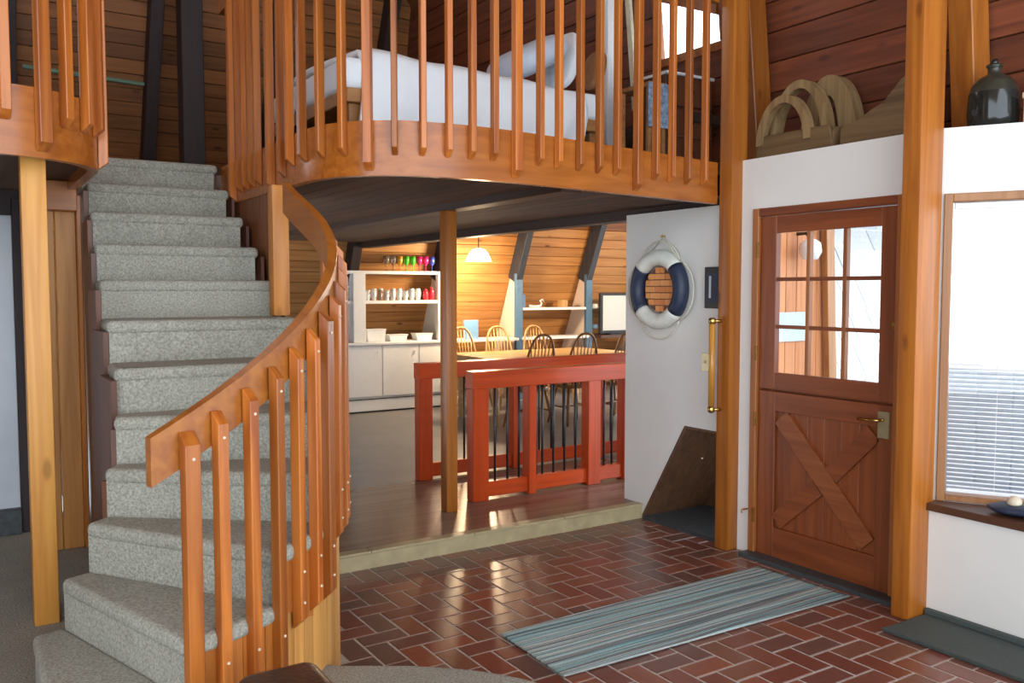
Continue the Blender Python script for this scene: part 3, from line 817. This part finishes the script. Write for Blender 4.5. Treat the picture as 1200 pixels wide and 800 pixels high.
# brick-faced plaque seen through the ring
bp_ = thing('brick_plaque', 'round plaque of small orange bricks inside the life ring', 'plaque', (XD, RY_, 1.46))
g = G(); g.lathe([(0, -.032), (.155, -.032), (.155, 0), (0, 0)], (XD, RY_, RZ_), 28, 'x'); g.obj('backing', 'dark_board', bp_)
for r_ in range(7):
    zb = RZ_ - .15 + r_ * .0435; sh = .05 * (r_ % 2)
    for c_ in range(-3, 4):
        ya = c_ * .1 + sh; yb = ya + .094
        zt = zb + .038; zm = max(abs(zb - RZ_), abs(zt - RZ_))
        if zm > .153: continue
        hw = math.sqrt(.155 ** 2 - zm ** 2)
        ya, yb = max(ya, -hw), min(yb, hw)
        if yb - ya > .015: G().box(XD - .044, XD - .031, RY_ + ya, RY_ + yb, zb, zt, .002).obj('brick', 'ring_brick', bp_)
# picture, switch, wooden pull bar
pc = thing('picture_frame', 'small dark framed picture beside the corner post', 'picture', (XD, 3.96, 1.5))
G().box(XD - .02, XD - .002, 3.87, 4.033, 1.505, 1.768, .003).obj('frame', 'black_plastic', pc)
G().box(XD - .022, XD - .019, 3.90, 4.003, 1.545, 1.728).obj('print', 'navy', pc)
G().box(XD - .023, XD - .0215, 3.972, 3.99, 1.57, 1.71).obj('print_strip', 'screen', pc)  # pale upright strip on the dark print
sw = thing('light_switch', 'brass light switch plate on the white passage wall', 'switch', (XD, 4.03, 1.1))
G().box(XD - .007, XD, 4.0, 4.063, 1.095, 1.213, .002).obj('plate', 'brass_plate', sw)
G().box(XD - .016, XD - .006, 4.026, 4.038, 1.145, 1.166, .001).obj('toggle', 'cream', sw)
pb = thing('pull_bar', 'vertical wooden grab bar with brass ends on the corner post', 'handle', (3.95, 3.80, .84))
bx_, by_ = 3.93, 3.835
G().tube([(bx_, by_, .90), (bx_, by_, 1.41)], .019, 12).obj('bar', 'bar_wood', pb, True)
for z0, z1 in ((.86, .90), (1.41, 1.45)): G().lathe([(0, z0), (.015, z0), (.023, z0 + .008), (.023, z1 - .008), (.015, z1), (0, z1)], (bx_, by_, 0), 12).obj('end_cap', 'brass', pb, True)
for z in (.88, 1.43): G().tube([(bx_, by_, z), (3.983, by_ - .03, z)], .011, 8).obj('bracket', 'brass', pb, True)
# striped rug
rug = thing('striped_rug', 'grey and teal striped runner rug on the brick in front of the door', 'rug', (2.97, 3.10, 0))
rc = [(2.105, 3.375), (3.90, 3.41), (3.92, 2.815), (2.09, 2.86)]
g = G()
def rf(u, v):
    a = Vector(rc[0]).lerp(Vector(rc[1]), u); b_ = Vector(rc[3]).lerp(Vector(rc[2]), u); p = a.lerp(b_, v)
    return (p.x, p.y, .012 + .0012 * math.sin(v * 90) + .001 * math.sin(u * 17 + v * 5))
g.grid(rf, 60, 56)
o = g.obj('weave', 'rug_weave', rug, True)
so = o.modifiers.new('thick', 'SOLIDIFY'); so.thickness = .009; so.offset = -1
for y_a, y_b in ((rc[0], rc[1]), (rc[3], rc[2])):
    G().tube([(y_a[0], y_a[1], .009), (y_b[0], y_b[1], .009)], .005, 6).obj('bound_edge', 'binding', rug, True)
# boot mat
bm_ = thing('boot_mat', 'dark grey rubber mat along the white knee wall', 'mat', (3.83, 1.8, 0))
G().box(3.66, 4.025, .95, 2.445, .0, .016, .004).obj('mat', 'rubber', bm_)
G().box(4.0, 4.028, .95, 2.445, .016, .045, .004).obj('raised_lip', 'rubber', bm_)
G().box(3.655, 3.675, .95, 2.445, .012, .022, .003).obj('front_lip', 'rubber', bm_)
# sill cushion with shell
cu = thing('bean_bag', 'navy blue bean bag with a pale shell on the window sill', 'bean bag', (4.14, 2.1, .572))
def bean(u, v):
    a = 2 * PI * u; b_ = PI * (v - .5); w = 1 + .12 * math.sin(3 * a) + .06 * math.sin(7 * a + 1)
    return (4.13 + .085 * w * math.cos(b_) * math.cos(a), 2.06 + .16 * w * math.cos(b_) * math.sin(a), .574 + .026 + .026 * math.sin(b_))
G().grid(bean, 28, 10).obj('bag', 'navy', cu, True)
G().lathe([(0, 0), (.02, .002), (.033, .018), (.03, .036), (.014, .05), (0, .053)], (4.12, 2.09, .612), 14).obj('shell', 'shell', cu, True)

# ---- ledge objects
tr = thing('hoop_trug', 'old wooden trug with two bent hoop handles on the entry ledge', 'basket', (4.32, 3.48, 2.41))
G().prism([(3.76, 2.412), (3.73, 2.56), (3.22, 2.56), (3.19, 2.412)], 'x', 4.20, 4.22, .003).obj('front_board', 'old_wood', tr)
G().prism([(3.76, 2.412), (3.73, 2.56), (3.22, 2.56), (3.19, 2.412)], 'x', 4.46, 4.48, .003).obj('back_board', 'old_wood', tr)
for ya in (3.20, 3.72): G().box(4.22, 4.46, ya, ya + .02, 2.412, 2.55, .002).obj('end_board', 'old_wood', tr)
G().box(4.22, 4.46, 3.22, 3.72, 2.412, 2.43).obj('base', 'old_wood', tr)
def hoop(x, yc, hw, hh, w, t, nm='hoop_handle'):
    n = 22; gg = G(); lo = []; 
    prof = []
    for k in range(n + 1):
        a = PI * k / n; prof.append((yc + hw * math.cos(a), 2.5 + hh * math.sin(a), yc + (hw - t) * math.cos(a), 2.5 + (hh - t) * math.sin(a)))
    ring = []
    for p in prof:
        ring.append([gg.bm.verts.new(q) for q in ((x, p[0], p[1]), (x + w, p[0], p[1]), (x + w, p[2], p[3]), (x, p[2], p[3]))])
    for A, B in zip(ring, ring[1:]):
        for k in range(4): gg.bm.faces.new((A[k], A[(k + 1) % 4], B[(k + 1) % 4], B[k]))
    gg.bm.faces.new(ring[0][::-1]); gg.bm.faces.new(ring[-1])
    bmesh.ops.recalc_face_normals(gg.bm, faces=gg.bm.faces[:])
    return gg.obj(nm, 'bent_wood', tr)
hoop(4.185, 3.54, .20, .28, .05, .045); hoop(4.30, 3.52, .22, .38, .07, .05); hoop(4.42, 3.40, .20, .40, .09, .12)
cr_ = thing('dough_trough', 'shallow old wooden trough with a raised end on the entry ledge', 'trough', (4.35, 3.0, 2.41))
side_p = [(3.175, 2.412), (3.175, 2.53), (3.05, 2.57), (2.90, 2.64), (2.80, 2.74), (2.72, 2.76), (2.70, 2.412)]
for xa in (4.24, 4.44): G().prism(side_p, 'x', xa, xa + .02, .003).obj('side_board', 'old_wood', cr_)
G().box(4.26, 4.44, 2.72, 3.17, 2.412, 2.43).obj('base', 'old_wood', cr_)
G().box(4.26, 4.44, 3.15, 3.17, 2.43, 2.53).obj('end_board', 'old_wood', cr_)
G().box(4.26, 4.44, 2.71, 2.73, 2.43, 2.75).obj('end_board', 'old_wood', cr_)
jg = thing('glazed_jug', 'black glazed stoneware jug with a small neck on the ledge above the window', 'jug', (4.42, 2.36, 2.41))
jx, jy = 4.40, 2.40
G().lathe([(0, 2.411), (.095, 2.411), (.112, 2.43), (.118, 2.50), (.115, 2.58), (.112, 2.60)], (jx, jy, 0), 28).obj('body', 'jug_glaze', jg, True)
G().lathe([(.112, 2.60), (.10, 2.64), (.07, 2.675), (.04, 2.69), (.03, 2.70), (.03, 2.725), (.037, 2.73), (.037, 2.74), (0, 2.742)], (jx, jy, 0), 28).obj('shoulder', 'jug_shoulder', jg, True)
G().lathe([(0, 2.74), (.016, 2.74), (.018, 2.755), (.01, 2.77), (0, 2.772)], (jx, jy, 0), 14).obj('stopper', 'jug_glaze', jg, True)
bxo = thing('cream_box', 'small cream wooden box at the right end of the ledge', 'box', (4.45, 2.16, 2.41))
G().box(4.38, 4.52, 2.12, 2.245, 2.411, 2.545, .004).obj('box_body', 'cream', bxo)
G().box(4.375, 4.525, 2.115, 2.25, 2.545, 2.575, .004).obj('box_lid', 'cream', bxo)
G().box(4.374, 4.38, 2.16, 2.205, 2.52, 2.55, .001).obj('clasp', 'brass', bxo)

# ---- leather stool in the foreground
lst = thing('leather_stool', 'dark brown leather footstool in the foreground below the railing', 'footstool', (.76, 2.35, ZC))
G().box(.635, .885, 2.23, 2.49, .36, .515, .045, 4).obj('cushion', 'leather', lst, True)
for sx in (.65, .83):
    for sy in (2.25, 2.43): G().box(sx, sx + .04, sy, sy + .04, ZC + .001, .38, .004).obj('leg', 'dark_board', lst)
G().tube([(.64, 2.235, .42), (.88, 2.235, .42), (.88, 2.485, .42), (.64, 2.485, .42)], .008, 6, closed=True).obj('piping', 'leather', lst, True)

# ---- red railings round the landing opening
def red_rail(y, label, posts, x0, x1, bals, hh=.94):
    t = thing('red_railing', label, 'railing', (x0, y, ZF))
    G().box(x0 - .004, x1, y - .04, y + .07, ZF + hh - .125, ZF + hh, .004).obj('top_rail', 'red_rail_x', t)
    G().box(x0 + .1, x1, y - .005, y + .04, ZF + .02, ZF + .13, .004).obj('bottom_rail', 'red_rail_x', t)
    for a, b_ in posts: G().box(a, b_, y - .034, y + .064, ZF + .001, ZF + hh - .002, .004).obj('rail_post', 'red_rail_z', t)
    for x in bals: G().tube([(x, y + .018, ZF + .12), (x, y + .018, ZF + hh - .115)], .009, 8).obj('baluster', 'black_metal', t, True)
    return t
red_rail(5.336, 'nearer of the two red railings with black metal balusters', ((3.075, 3.205), (3.555, 3.62), (4.11, 4.23), (4.47, 4.58)), 3.075, 4.60, (3.285, 3.393, 3.495, 3.65, 3.707, 3.81, 3.914, 4.02, 4.30, 4.38))
red_rail(6.17, 'farther of the two red railings with black metal balusters', ((3.07, 3.185), (3.95, 4.02), (4.85, 4.95)), 3.07, 5.6, (3.35, 3.5, 3.65, 3.8, 4.12, 4.25, 4.38, 4.51, 4.64, 5.05, 5.15, 5.25))

# ================================================================== DINING ROOM
tb = thing('dining_table', 'long pine dining table surrounded by bow-back chairs', 'table', (5.95, 8.7, ZF))
for k in range(6): G().box(4.95, 7.0, 8.15 + k * .175 + .001, 8.15 + (k + 1) * .175 - .001, .825, .862, .004).obj('table_board', 'table_pine', tb)
G().box(5.05, 6.9, 8.24, 9.14, .74, .824).obj('apron', 'table_pine', tb)
for x in (5.08, 6.80):
    for y in (8.26, 9.06): G().lathe([(0, ZF), (.028, ZF), (.04, .3), (.03, .34), (.045, .45), (.03, .6), (.045, .64), (.045, .74), (0, .74)], (x, y, 0), 10).obj('leg', 'table_pine', tb, True)
cmesh = {}
def chair_parts(mat):
    P_ = []
    def add(g, nm, sm=True): P_.append((nm,) + g.mesh(nm, mat, sm))
    add(G().prism([(.21 * math.copysign(abs(math.cos(a)) ** .7, math.cos(a)) * (1 - .08 * math.sin(a) * -1), .20 * math.copysign(abs(math.sin(a)) ** .7, math.sin(a))) for a in [2 * PI * k / 20 for k in range(20)]], 'z', .42, .46, .008), 'seat', False)
    bow = [(.20 * math.copysign(abs(math.cos(PI * k / 16)) ** .75, math.cos(PI * k / 16)), -.17 - .10 * math.sin(PI * k / 16), .45 + .59 * math.sin(PI * k / 16) ** .8) for k in range(17)]
    add(G().tube(bow, .014, 8), 'bow')
    for k in range(7):
        x = -.14 + k * .0467; f = math.sqrt(1 - (x / .215) ** 2)
        add(G().tube([(x * .8, -.165, .455), (x * 1.05, -.17 - .10 * f, .45 + .58 * f)], [.009, .006], 6), 'spindle')
    for sx in (-1, 1):
        for sy in (-1, 1): add(G().tube([(sx * .13, sy * .12, .43), (sx * .165, sy * .16, .22), (sx * .20, sy * .20, 0)], [.014, .02, .012], 8), 'leg')
        add(G().tube([(sx * .165, -.16, .2), (sx * .165, .16, .2)], .01, 6), 'stretcher')
    add(G().tube([(-.165, 0, .2), (.165, 0, .2)], .01, 6), 'stretcher')
    return P_
for mt in ('chair_pale', 'chair_brown'): cmesh[mt] = chair_parts(mt)
def chair(x, y, rz, mt, label):
    t = thing('bow_back_chair', label, 'chair', (x, y, ZF + .001), 'bow-back chairs round the dining table', rz)
    for nm, me, c in cmesh[mt]:
        o = bpy.data.objects.new(nm, me); COL.objects.link(o); o.parent = t; o.location = c
# local +y is the sitter's front
chair(5.30, 7.92, .05, 'chair_brown', 'brown bow-back chair on the near side of the table, leftmost')
chair(5.90, 7.92, -.04, 'chair_brown', 'brown bow-back chair on the near side of the table, middle')
chair(6.50, 7.92, .06, 'chair_brown', 'brown bow-back chair on the near side of the table, next to the passage wall')
chair(5.46, 9.45, PI + .05, 'chair_pale', 'pale bow-back chair on the far side of the table, leftmost')
chair(5.98, 9.45, PI - .06, 'chair_pale', 'pale bow-back chair on the far side of the table, in front of the slanted partition')
chair(6.58, 9.45, PI + .03, 'chair_pale', 'pale bow-back chair on the far side of the table, in front of the blue post')
# pendant lamp above the table; second one added, unseen, to brighten the bays
for lx, ly, lab in ((5.62, 9.55, 'white glass dome pendant lamp above the dining table'), (7.95, 8.35, 'added white glass dome pendant lamp, unseen behind the passage wall')):
    pl = thing('pendant_lamp', lab, 'lamp', (lx, ly, 1.95))
    G().lathe([(.165, 1.99), (.15, 2.03), (.12, 2.09), (.08, 2.135), (.03, 2.15), (0, 2.152)], (lx, ly, 0), 28).obj('shade', 'lamp_glow', pl, True)
    G().tube([(lx, ly, 2.15), (lx, ly, 2.779)], .006, 6).obj('cord', 'black_plastic', pl)
    lb = bpy.data.lights.new('pendant_bulb', 'POINT'); lb.energy = 110; lb.color = (1, .76, .48); lb.shadow_soft_size = .1
    lo = bpy.data.objects.new('pendant_bulb', lb); put(lo, (lx, ly, 1.93), pl)

# white shelf unit in the left bay
su = thing('shelf_unit', 'white open shelf unit with cups, above the white cabinets', 'shelves', (4.8, 10.2, .97))
for z in (1.84, 1.47): G().box(4.0, 5.30, 10.00, ry(z) - .06, z - .02, z + .02, .003).obj('shelf', 'white_paint', su)
G().box(5.27, 5.31, 9.99, 10.06, .974, 1.86, .003).obj('upright', 'white_paint', su)
G().box(4.10, 4.26, 9.985, 10.05, .974, 1.83, .003).obj('upright', 'white_paint', su)
ct = tag(G().box(3.9, 5.485, 9.93, 10.35, .94, .972, .004).obj('counter_top', 'white_paint'), 'white counter top on the dining room cabinets', 'counter')
for k in range(3):
    x0 = 3.95 + k * .51
    c_ = thing('base_cabinet', ('white base cabinet nearest the stair', 'middle white base cabinet below the cups', 'white base cabinet nearest the free-standing post')[k], 'cabinet', (x0 + .26, 10.1, .30), 'white base cabinets')
    G().box(x0, x0 + .508, 9.97, 10.3, .29, .938).obj('body', 'white_paint', c_)
    dr = G().box(x0 + .006, x0 + .502, 9.95, 9.969, .30, .93, .003).obj('door', 'white_paint', c_)
    G().lathe([(0, -.02), (.012, -.02), (.012, -.008), (.006, 0), (0, 0)], (x0 + .45, 9.95, .85), 8, 'y').obj('knob', 'white_paint', dr)
hb = thing('baseboard_heater', 'white baseboard heater below the white cabinets', 'heater', (4.8, 10.0, ZF))
G().box(3.95, 5.6, 9.96, 10.1, ZF + .02, .285, .004).obj('cover', 'white_paint', hb)
G().box(3.95, 5.6, 9.955, 9.962, .262, .275).obj('slot', 'black_plastic', hb)
G().box(3.95, 5.6, 9.97, 10.1, ZF + .001, ZF + .02).obj('foot', 'black_plastic', hb)
# goblets on the top shelf
gob = [('goblet_clear', 'clear'), ('goblet_clear', 'clear'), ('goblet_amber', 'amber'), ('goblet_green', 'green'), ('goblet_green', 'green'), ('goblet_pink', 'pink'), ('goblet_pink', 'pink'), ('goblet_blue', 'blue')]
glab = ['clear stemmed goblet at the left of the coloured row', 'clear stemmed goblet next to the amber one', 'amber stemmed goblet on the top shelf', 'green stemmed goblet beside the amber one', 'green stemmed goblet beside the pink ones', 'pink stemmed goblet beside the green ones', 'pink stemmed goblet beside the blue one', 'blue stemmed goblet at the right end of the top shelf']
for k, (mt, _) in enumerate(gob):
    x = 4.58 + k * .092; z = 1.861
    t = thing('goblet', glab[k], 'goblet', (x, 10.07, z), 'goblets on the top shelf')
    G().lathe([(0, 0), (.03, 0), (.03, .004), (.006, .01), (.005, .07), (.02, .085), (.036, .11), (.040, .15), (.036, .19), (.034, .19), (.037, .15), (.03, .112), (0, .09)], (x, 10.07, z), 14).obj('glass', mt, t, True)
# cups on the middle shelf
ORD = ['first', 'second', 'third', 'fourth', 'fifth', 'sixth', 'seventh', 'eighth', 'ninth', 'tenth', 'eleventh', 'twelfth', 'thirteenth', 'fourteenth', 'fifteenth', 'sixteenth', 'seventeenth', 'eighteenth']
for k in range(18):
    x = 4.31 + k * .0435; row = k % 2; y = 10.05 + .085 * row; z = 1.491
    mt = 'porcelain_brown' if k in (3, 4) else 'porcelain'
    t = thing('cup', ('white' if mt == 'porcelain' else 'brown') + ' cup, ' + ORD[k] + ' from the left on the middle shelf', 'cup', (x, y, z), 'cups on the middle shelf')
    h = .11 + .02 * ((k * 7) % 3)
    G().lathe([(0, 0), (.026, 0), (.03, .02), (.032, h), (.029, h), (.027, .02), (0, .012)], (x, y, z), 12).obj('bowl', mt, t, True)
    G().tube([(x, y - .03, z + .03), (x + .012, y - .055, z + .045), (x + .012, y - .055, z + h - .03), (x, y - .03, z + h - .02)], .005, 5).obj('handle', mt, t, True)
for k, (x, h, lb_) in enumerate(((5.125, .12, 'red glazed jar on the middle shelf beside the cups'), (5.21, .14, 'red glazed jar at the right end of the middle shelf'))):
    t = thing('jar', lb_, 'jar', (x, 10.06, 1.491), 'red jars')
    G().lathe([(0, 0), (.03, 0), (.036, .03), (.034, h - .03), (.024, h), (0, h)], (x, 10.06, 1.491), 14).obj('body', 'red_glaze', t, True)
    G().lathe([(0, h), (.026, h), (.026, h + .012), (.008, h + .018), (.008, h + .03), (0, h + .032)], (x, 10.06, 1.491), 12).obj('lid', 'red_glaze', t, True)
for k, (x0, x1, h, lb_) in enumerate(((4.30, 4.56, .16, 'tall white tub at the left of the counter'), (4.60, 4.86, .085, 'low white tub in the middle of the counter'), (4.98, 5.22, .09, 'low white tub at the right of the counter'))):
    t = thing('storage_tub', lb_, 'tub', ((x0 + x1) / 2, 10.12, .973), 'white tubs on the counter')
    G().prism([(x0 + .02, .973), (x1 - .02, .973), (x1, .973 + h - .01), (x0, .973 + h - .01)], 'y', 10.05, 10.2, .004).obj('tub', 'porcelain', t)
    G().box(x0 - .006, x1 + .006, 10.044, 10.206, .973 + h - .012, .973 + h, .003).obj('lid', 'porcelain', t)
# shelves in the two blue bays, book, ornaments
for k, (x0, x1, lb_) in enumerate(((6.60, 7.78, 'white shelf between the two blue posts'), (7.82, 9.0, 'white shelf right of the second blue post'))):
    tag(G().box(x0 + .03, x1 - .03, 10.07, ry(1.36) - .04, 1.34, 1.375, .003).obj('bay_shelf', 'white_paint'), lb_, 'shelf')
tag(G().box(6.66, 6.72, 10.12, 10.3, 1.376, 1.56, .003).obj('blue_box', 'book_blue'), 'blue box standing on the shelf beside the blue post', 'box')
orn = thing('swan_ornament', 'white curled ornament on the shelf between the blue posts', 'ornament', (6.95, 10.16, 1.376))
G().tube([(6.80, 10.16, 1.40), (6.88, 10.16, 1.39), (6.95, 10.16, 1.392), (7.0, 10.16, 1.40), (7.02, 10.16, 1.44), (6.99, 10.16, 1.47), (7.03, 10.16, 1.49), (7.06, 10.16, 1.45)], [.02, .016, .018, .016, .012, .011, .012, .006], 8).obj('body', 'porcelain', orn, True)
G().lathe([(0, 0), (.04, 0), (.03, .012), (0, .014)], (6.94, 10.16, 1.376), 12).obj('base', 'porcelain', orn, True)
tag(G().box(7.38, 7.48, 10.16, 10.28, 1.376, 1.48, .004).obj('wooden_block', 'chair_pale'), 'small tan wooden block on the shelf between the blue posts', 'block')
cs = tag(G().box(6.62, 7.76, 9.98, 10.35, .93, .965, .004).obj('side_counter', 'white_paint'), 'white sideboard top between the blue posts', 'counter')
bkb = thing('blue_book', 'light blue book standing behind the left pale chair', 'book', (5.75, 10.02, .965))
tag(G().box(5.50, 6.5, 9.95, 10.4, .93, .965, .004).obj('window_seat', 'white_paint'), 'white sideboard top left of the first blue post', 'counter')
G().prism([(5.66, .967), (5.88, .967), (5.88, 1.22), (5.66, 1.22)], 'y', 10.0, 10.025, .002).obj('cover', 'book_blue', bkb)
G().box(5.67, 5.875, 10.003, 10.022, .97, 1.223).obj('pages', 'porcelain', bkb)
tv = thing('television', 'grey blank screen in a black frame beyond the dining chairs', 'screen', (8.2, 9.9, .95))
G().box(7.90, 8.42, 9.93, 9.98, .98, 1.58, .008).obj('bezel', 'black_plastic', tv)
G().box(7.945, 8.375, 9.924, 9.932, 1.03, 1.54).obj('screen', 'screen', tv)
G().box(8.05, 8.3, 9.88, 10.05, .966, .982, .003).obj('stand', 'black_plastic', tv)
tag(G().box(7.86, 9.0, 9.86, 10.4, .92, .965, .004).obj('tv_bench', 'trim_dark'), 'dark bench top carrying the grey screen', 'bench')
# shelf stack with books beside the screen
for k, (z, mt, lb_) in enumerate(((1.36, 'porcelain', 'white box highest beside the grey screen'), (1.06, 'book_blue', 'dark blue book pile beside the grey screen'))):
    tag(G().box(7.86, 7.90 - .002, 9.99, 10.06, z, z + .06, .003).obj('small_box', mt), lb_, 'box')

# ================================================================== LOFT
bed = thing('bed', 'bed with a white comforter behind the loft railing', 'bed', (2.9, 5.2, ZL))
G().box(1.92, 3.80, 4.74, 6.1, 2.70, 2.78, .005).obj('bed_frame', 'bed_wood', bed)
for x in (1.95, 3.70):
    for y in (4.78, 6.0): G().box(x, x + .07, y, y + .07, ZL + .001, 2.70, .004).obj('leg', 'bed_wood', bed)
G().box(1.90, 3.78, 4.74, 6.1, 2.78, 2.96, .04, 3).obj('mattress', 'linen', bed, True)
# comforter draped over the bed with hanging front edge
def comf(u, v):
    # u along the bed, v: 0 back .. .62 front edge of bed .. 1 hanging hem
    x = 1.98 + u * 1.62 - .03 * math.sin(v * 7)
    hem = 2.44 + .05 * math.sin(u * 9) + (.14 if u > .82 else 0) * (u - .82) / .18
    top = 3.05 - .07 * u + .006 * math.sin(u * 21 + v * 9) + .004 * math.sin(u * 9 + 4 * v)
    if v < .6:
        y = 6.05 - (6.05 - 4.76) * v / .6
        z = top - .02 * max(0, v - .45) * 6
    else:
        t = (v - .6) / .4
        y = 4.75 - .07 * math.sin(min(1, t * 1.6) * PI / 2) + .022 * math.sin(u * 26 + 2 * t) * t
        z = top - .03 - (top - .03 - hem) * t
    if u < .04: z -= .02
    return (x, y, z)
o = G().grid(comf, 70, 34).obj('comforter', 'linen', bed, True)
so = o.modifiers.new('thick', 'SOLIDIFY'); so.thickness = .03
def pillow(c, sx, sy, sz, rot, nm, mat, label):
    g = G()
    def f(u, v):
        a = 2 * PI * u; b_ = PI * (v - .5)
        px = math.copysign(abs(math.cos(a)) ** .6, math.cos(a)) * math.cos(b_) ** .5; py = math.copysign(abs(math.sin(a)) ** .6, math.sin(a)) * math.cos(b_) ** .5
        q = Vector((px * sx, py * sy, math.sin(b_) * sz)); q = rot @ q; return (q.x + c[0], q.y + c[1], q.z + c[2])
    g.grid(f, 28, 12); return tag(g.obj(nm, mat, None, True), label, 'pillow')
pillow((3.36, 5.05, 3.20), .24, .30, .10, Matrix.Rotation(R(-28), 3, 'Y'), 'pillow', 'pillow_blue', 'pale blue pillow at the head of the loft bed')
pillow((3.66, 5.06, 3.225), .05, .20, .20, Matrix.Rotation(R(12), 3, 'Y'), 'pillow', 'linen', 'white pillow standing at the head of the loft bed')
pillow((3.72, 4.76, 3.115), .045, .10, .13, Matrix.Rotation(R(14), 3, 'Y'), 'cushion', 'pillow_brown', 'small brown cushion by the loft bed head')
ns = thing('nightstand', 'tall dark nightstand with a blue quilted cloth beside the loft bed', 'nightstand', (3.98, 4.6, ZL))
G().box(3.90, 4.06, 4.40, 4.72, 2.97, 3.0, .004).obj('top', 'bed_wood', ns)
for x in (3.905, 4.025):
    for y in (4.41, 4.68): G().box(x, x + .03, y, y + .03, ZL + .001, 2.97, .003).obj('leg', 'bed_wood', ns)
G().box(3.885, 4.07, 4.385, 4.40, 2.70, 2.99, .004).obj('quilted_cloth', 'quilt', ns)
tag(G().box(4.16, 4.25, 5.16, 5.26, ZL + .001, 4.4, .005).obj('white_post', 'white_paint'), 'white post behind the loft bed head', 'post')
tag(G().bar((4.29, 4.99, 2.95), (4.23, 5.06, 4.2), .05, .03, (1, 0, 0), .003).obj('leaning_board', 'cream'), 'cream board leaning between the loft bed and window', 'board')
dkx = thing('loft_dresser', 'dark dresser with a bright white top edge under the loft window', 'dresser', (4.3, 4.6, ZL))
G().box(4.09, 4.545, 4.44, 4.80, 3.085, 3.105, .003).obj('top', 'porcelain', dkx)
G().box(4.10, 4.54, 4.46, 4.80, ZL + .001, 3.084, .004).obj('body', 'dark_board', dkx)
for k in range(3):
    dw = G().box(4.115, 4.525, 4.445, 4.459, 2.47 + k * .205, 2.66 + k * .205, .003).obj('drawer', 'dark_board', dkx)
    G().lathe([(0, -.02), (.012, -.02), (.008, 0), (0, 0)], (4.32, 4.445, 2.565 + k * .205), 8, 'y').obj('knob', 'brass', dw)
# far end of the loft at the stair head
tag(G().box(1.85, 2.05, 8.6, 8.8, ZL, 5.2, .006).obj('dark_column', 'dark_beam_z'), 'thick dark column at the head of the stairs', 'column')
lc = thing('low_chest', 'dark low chest with a white top right of the dark column', 'chest', (2.5, 8.6, ZL))
G().box(2.08, 2.75, 8.4, 8.8, ZL + .001, 2.68, .004).obj('body', 'dark_board', lc)
G().box(2.065, 2.77, 8.38, 8.82, 2.68, 2.72, .004).obj('lid', 'porcelain', lc)
tag(G().tube([(.6, 9.45, 3.72), (1.66, 9.42, 3.68)], .02, 8).obj('green_rod', 'rod_green'), 'thin green rod across the boards left of the leaning dark rafter', 'rod')

# ================================================================== OUTSIDE
struct(G().box(4.2, 16, -8, 12, -.35, -.25).obj('ground', 'concrete'), 'pale paved ground outside the door')
def shake_roof(name, label, x0, x1, yb, zb, slope, expo, rows, wmin, wmax, cat='roof'):
    t = thing(name, label, cat, (x0, yb, zb))
    rnd = random.Random(3); sl = R(slope)
    Mx = Matrix.Rotation(sl + R(4), 3, 'X')
    G().obox(((x0 + x1) / 2, yb + rows * expo * math.cos(sl) / 2 + .04, zb + rows * expo * math.sin(sl) / 2), x1 - x0, rows * expo + .1, .03, Matrix.Rotation(sl, 3, 'X')).obj('roof_deck', 'concrete', t)
    for r_ in range(rows):
        x = x0
        while x < x1:
            w = rnd.uniform(wmin, wmax); w = min(w, x1 - x)
            if w < .04: break
            d = (r_ + .55) * expo + rnd.uniform(-.01, .01)
            c = (x + w / 2, yb + d * math.cos(sl) - .03 * math.sin(sl), zb + d * math.sin(sl) + .03 * math.cos(sl))
            G().obox(c, w - .012, expo * 1.15, .022, Matrix.Rotation(sl - R(3), 3, 'X'), .003).obj('shake', 'shake', t)
            x += w
shake_roof('shake_roof', 'steep pale shake roof outside the door panes', 6.22, 7.9, 4.95, .1, 66, .36, 9, .22, .36)
shake_roof('shake_roof', 'pale shake roof outside the blind window', 7.92, 13.0, 4.95, -.1, 66, .26, 13, .4, .8)
pw_ = thing('porch_wall', 'orange boarded porch wall outside the left door panes', 'wall', (4.9, 4.75, -.25))
for k in range(9): G().box(5.05 + k * .13 + .002, 5.05 + (k + 1) * .13 - .002, 4.75, 4.78, -.25, 2.9, .004).obj('wall_board', 'porch_board', pw_)
G().bar((6.27, 4.70, 0), (6.10, 4.70, 2.9), .10, .06, (0, 1, 0), .004).obj('corner_board', 'window_frame', pw_)
tag(G().box(5.60, 5.94, 4.735, 4.748, 1.20, 1.44, .003).obj('blank_sign', 'sign_grey'), 'pale grey notice board on the porch wall', 'sign')
pln = thing('porch_lantern', 'white porch lantern at the top of the left door panes', 'lantern', (4.9, 4.6, 1.8))
G().lathe([(0, 1.86), (.06, 1.87), (.09, 1.93), (.08, 2.0), (.04, 2.03), (0, 2.04)], (5.83, 4.62, 0), 14).obj('globe', 'porcelain', pln, True)
G().tube([(5.83, 4.62, 2.03), (5.83, 4.66, 2.08), (5.83, 4.75, 2.08)], .015, 6).obj('arm', 'black_metal', pln, True)

pwl = thing('view_backdrop', 'added low blue-grey boarded parapet outside the blind window', 'backdrop', (5.4, 2.0, -.25))  # added to darken the view behind the lower blind
for k in range(10): G().box(5.38, 5.41, 1.0 + k * .22 + .003, 1.0 + (k + 1) * .22 - .003, -.25, 1.12, .004).obj('backdrop_board', 'backdrop', pwl)
G().box(5.35, 5.44, .98, 3.22, 1.12, 1.16, .004).obj('cap', 'white_paint', pwl)
G().bar((5.36, 2.95, -.1), (5.36, 1.9, 1.05), .14, .03, (1, 0, 0), .003).obj('diagonal_brace', 'white_paint', pwl)
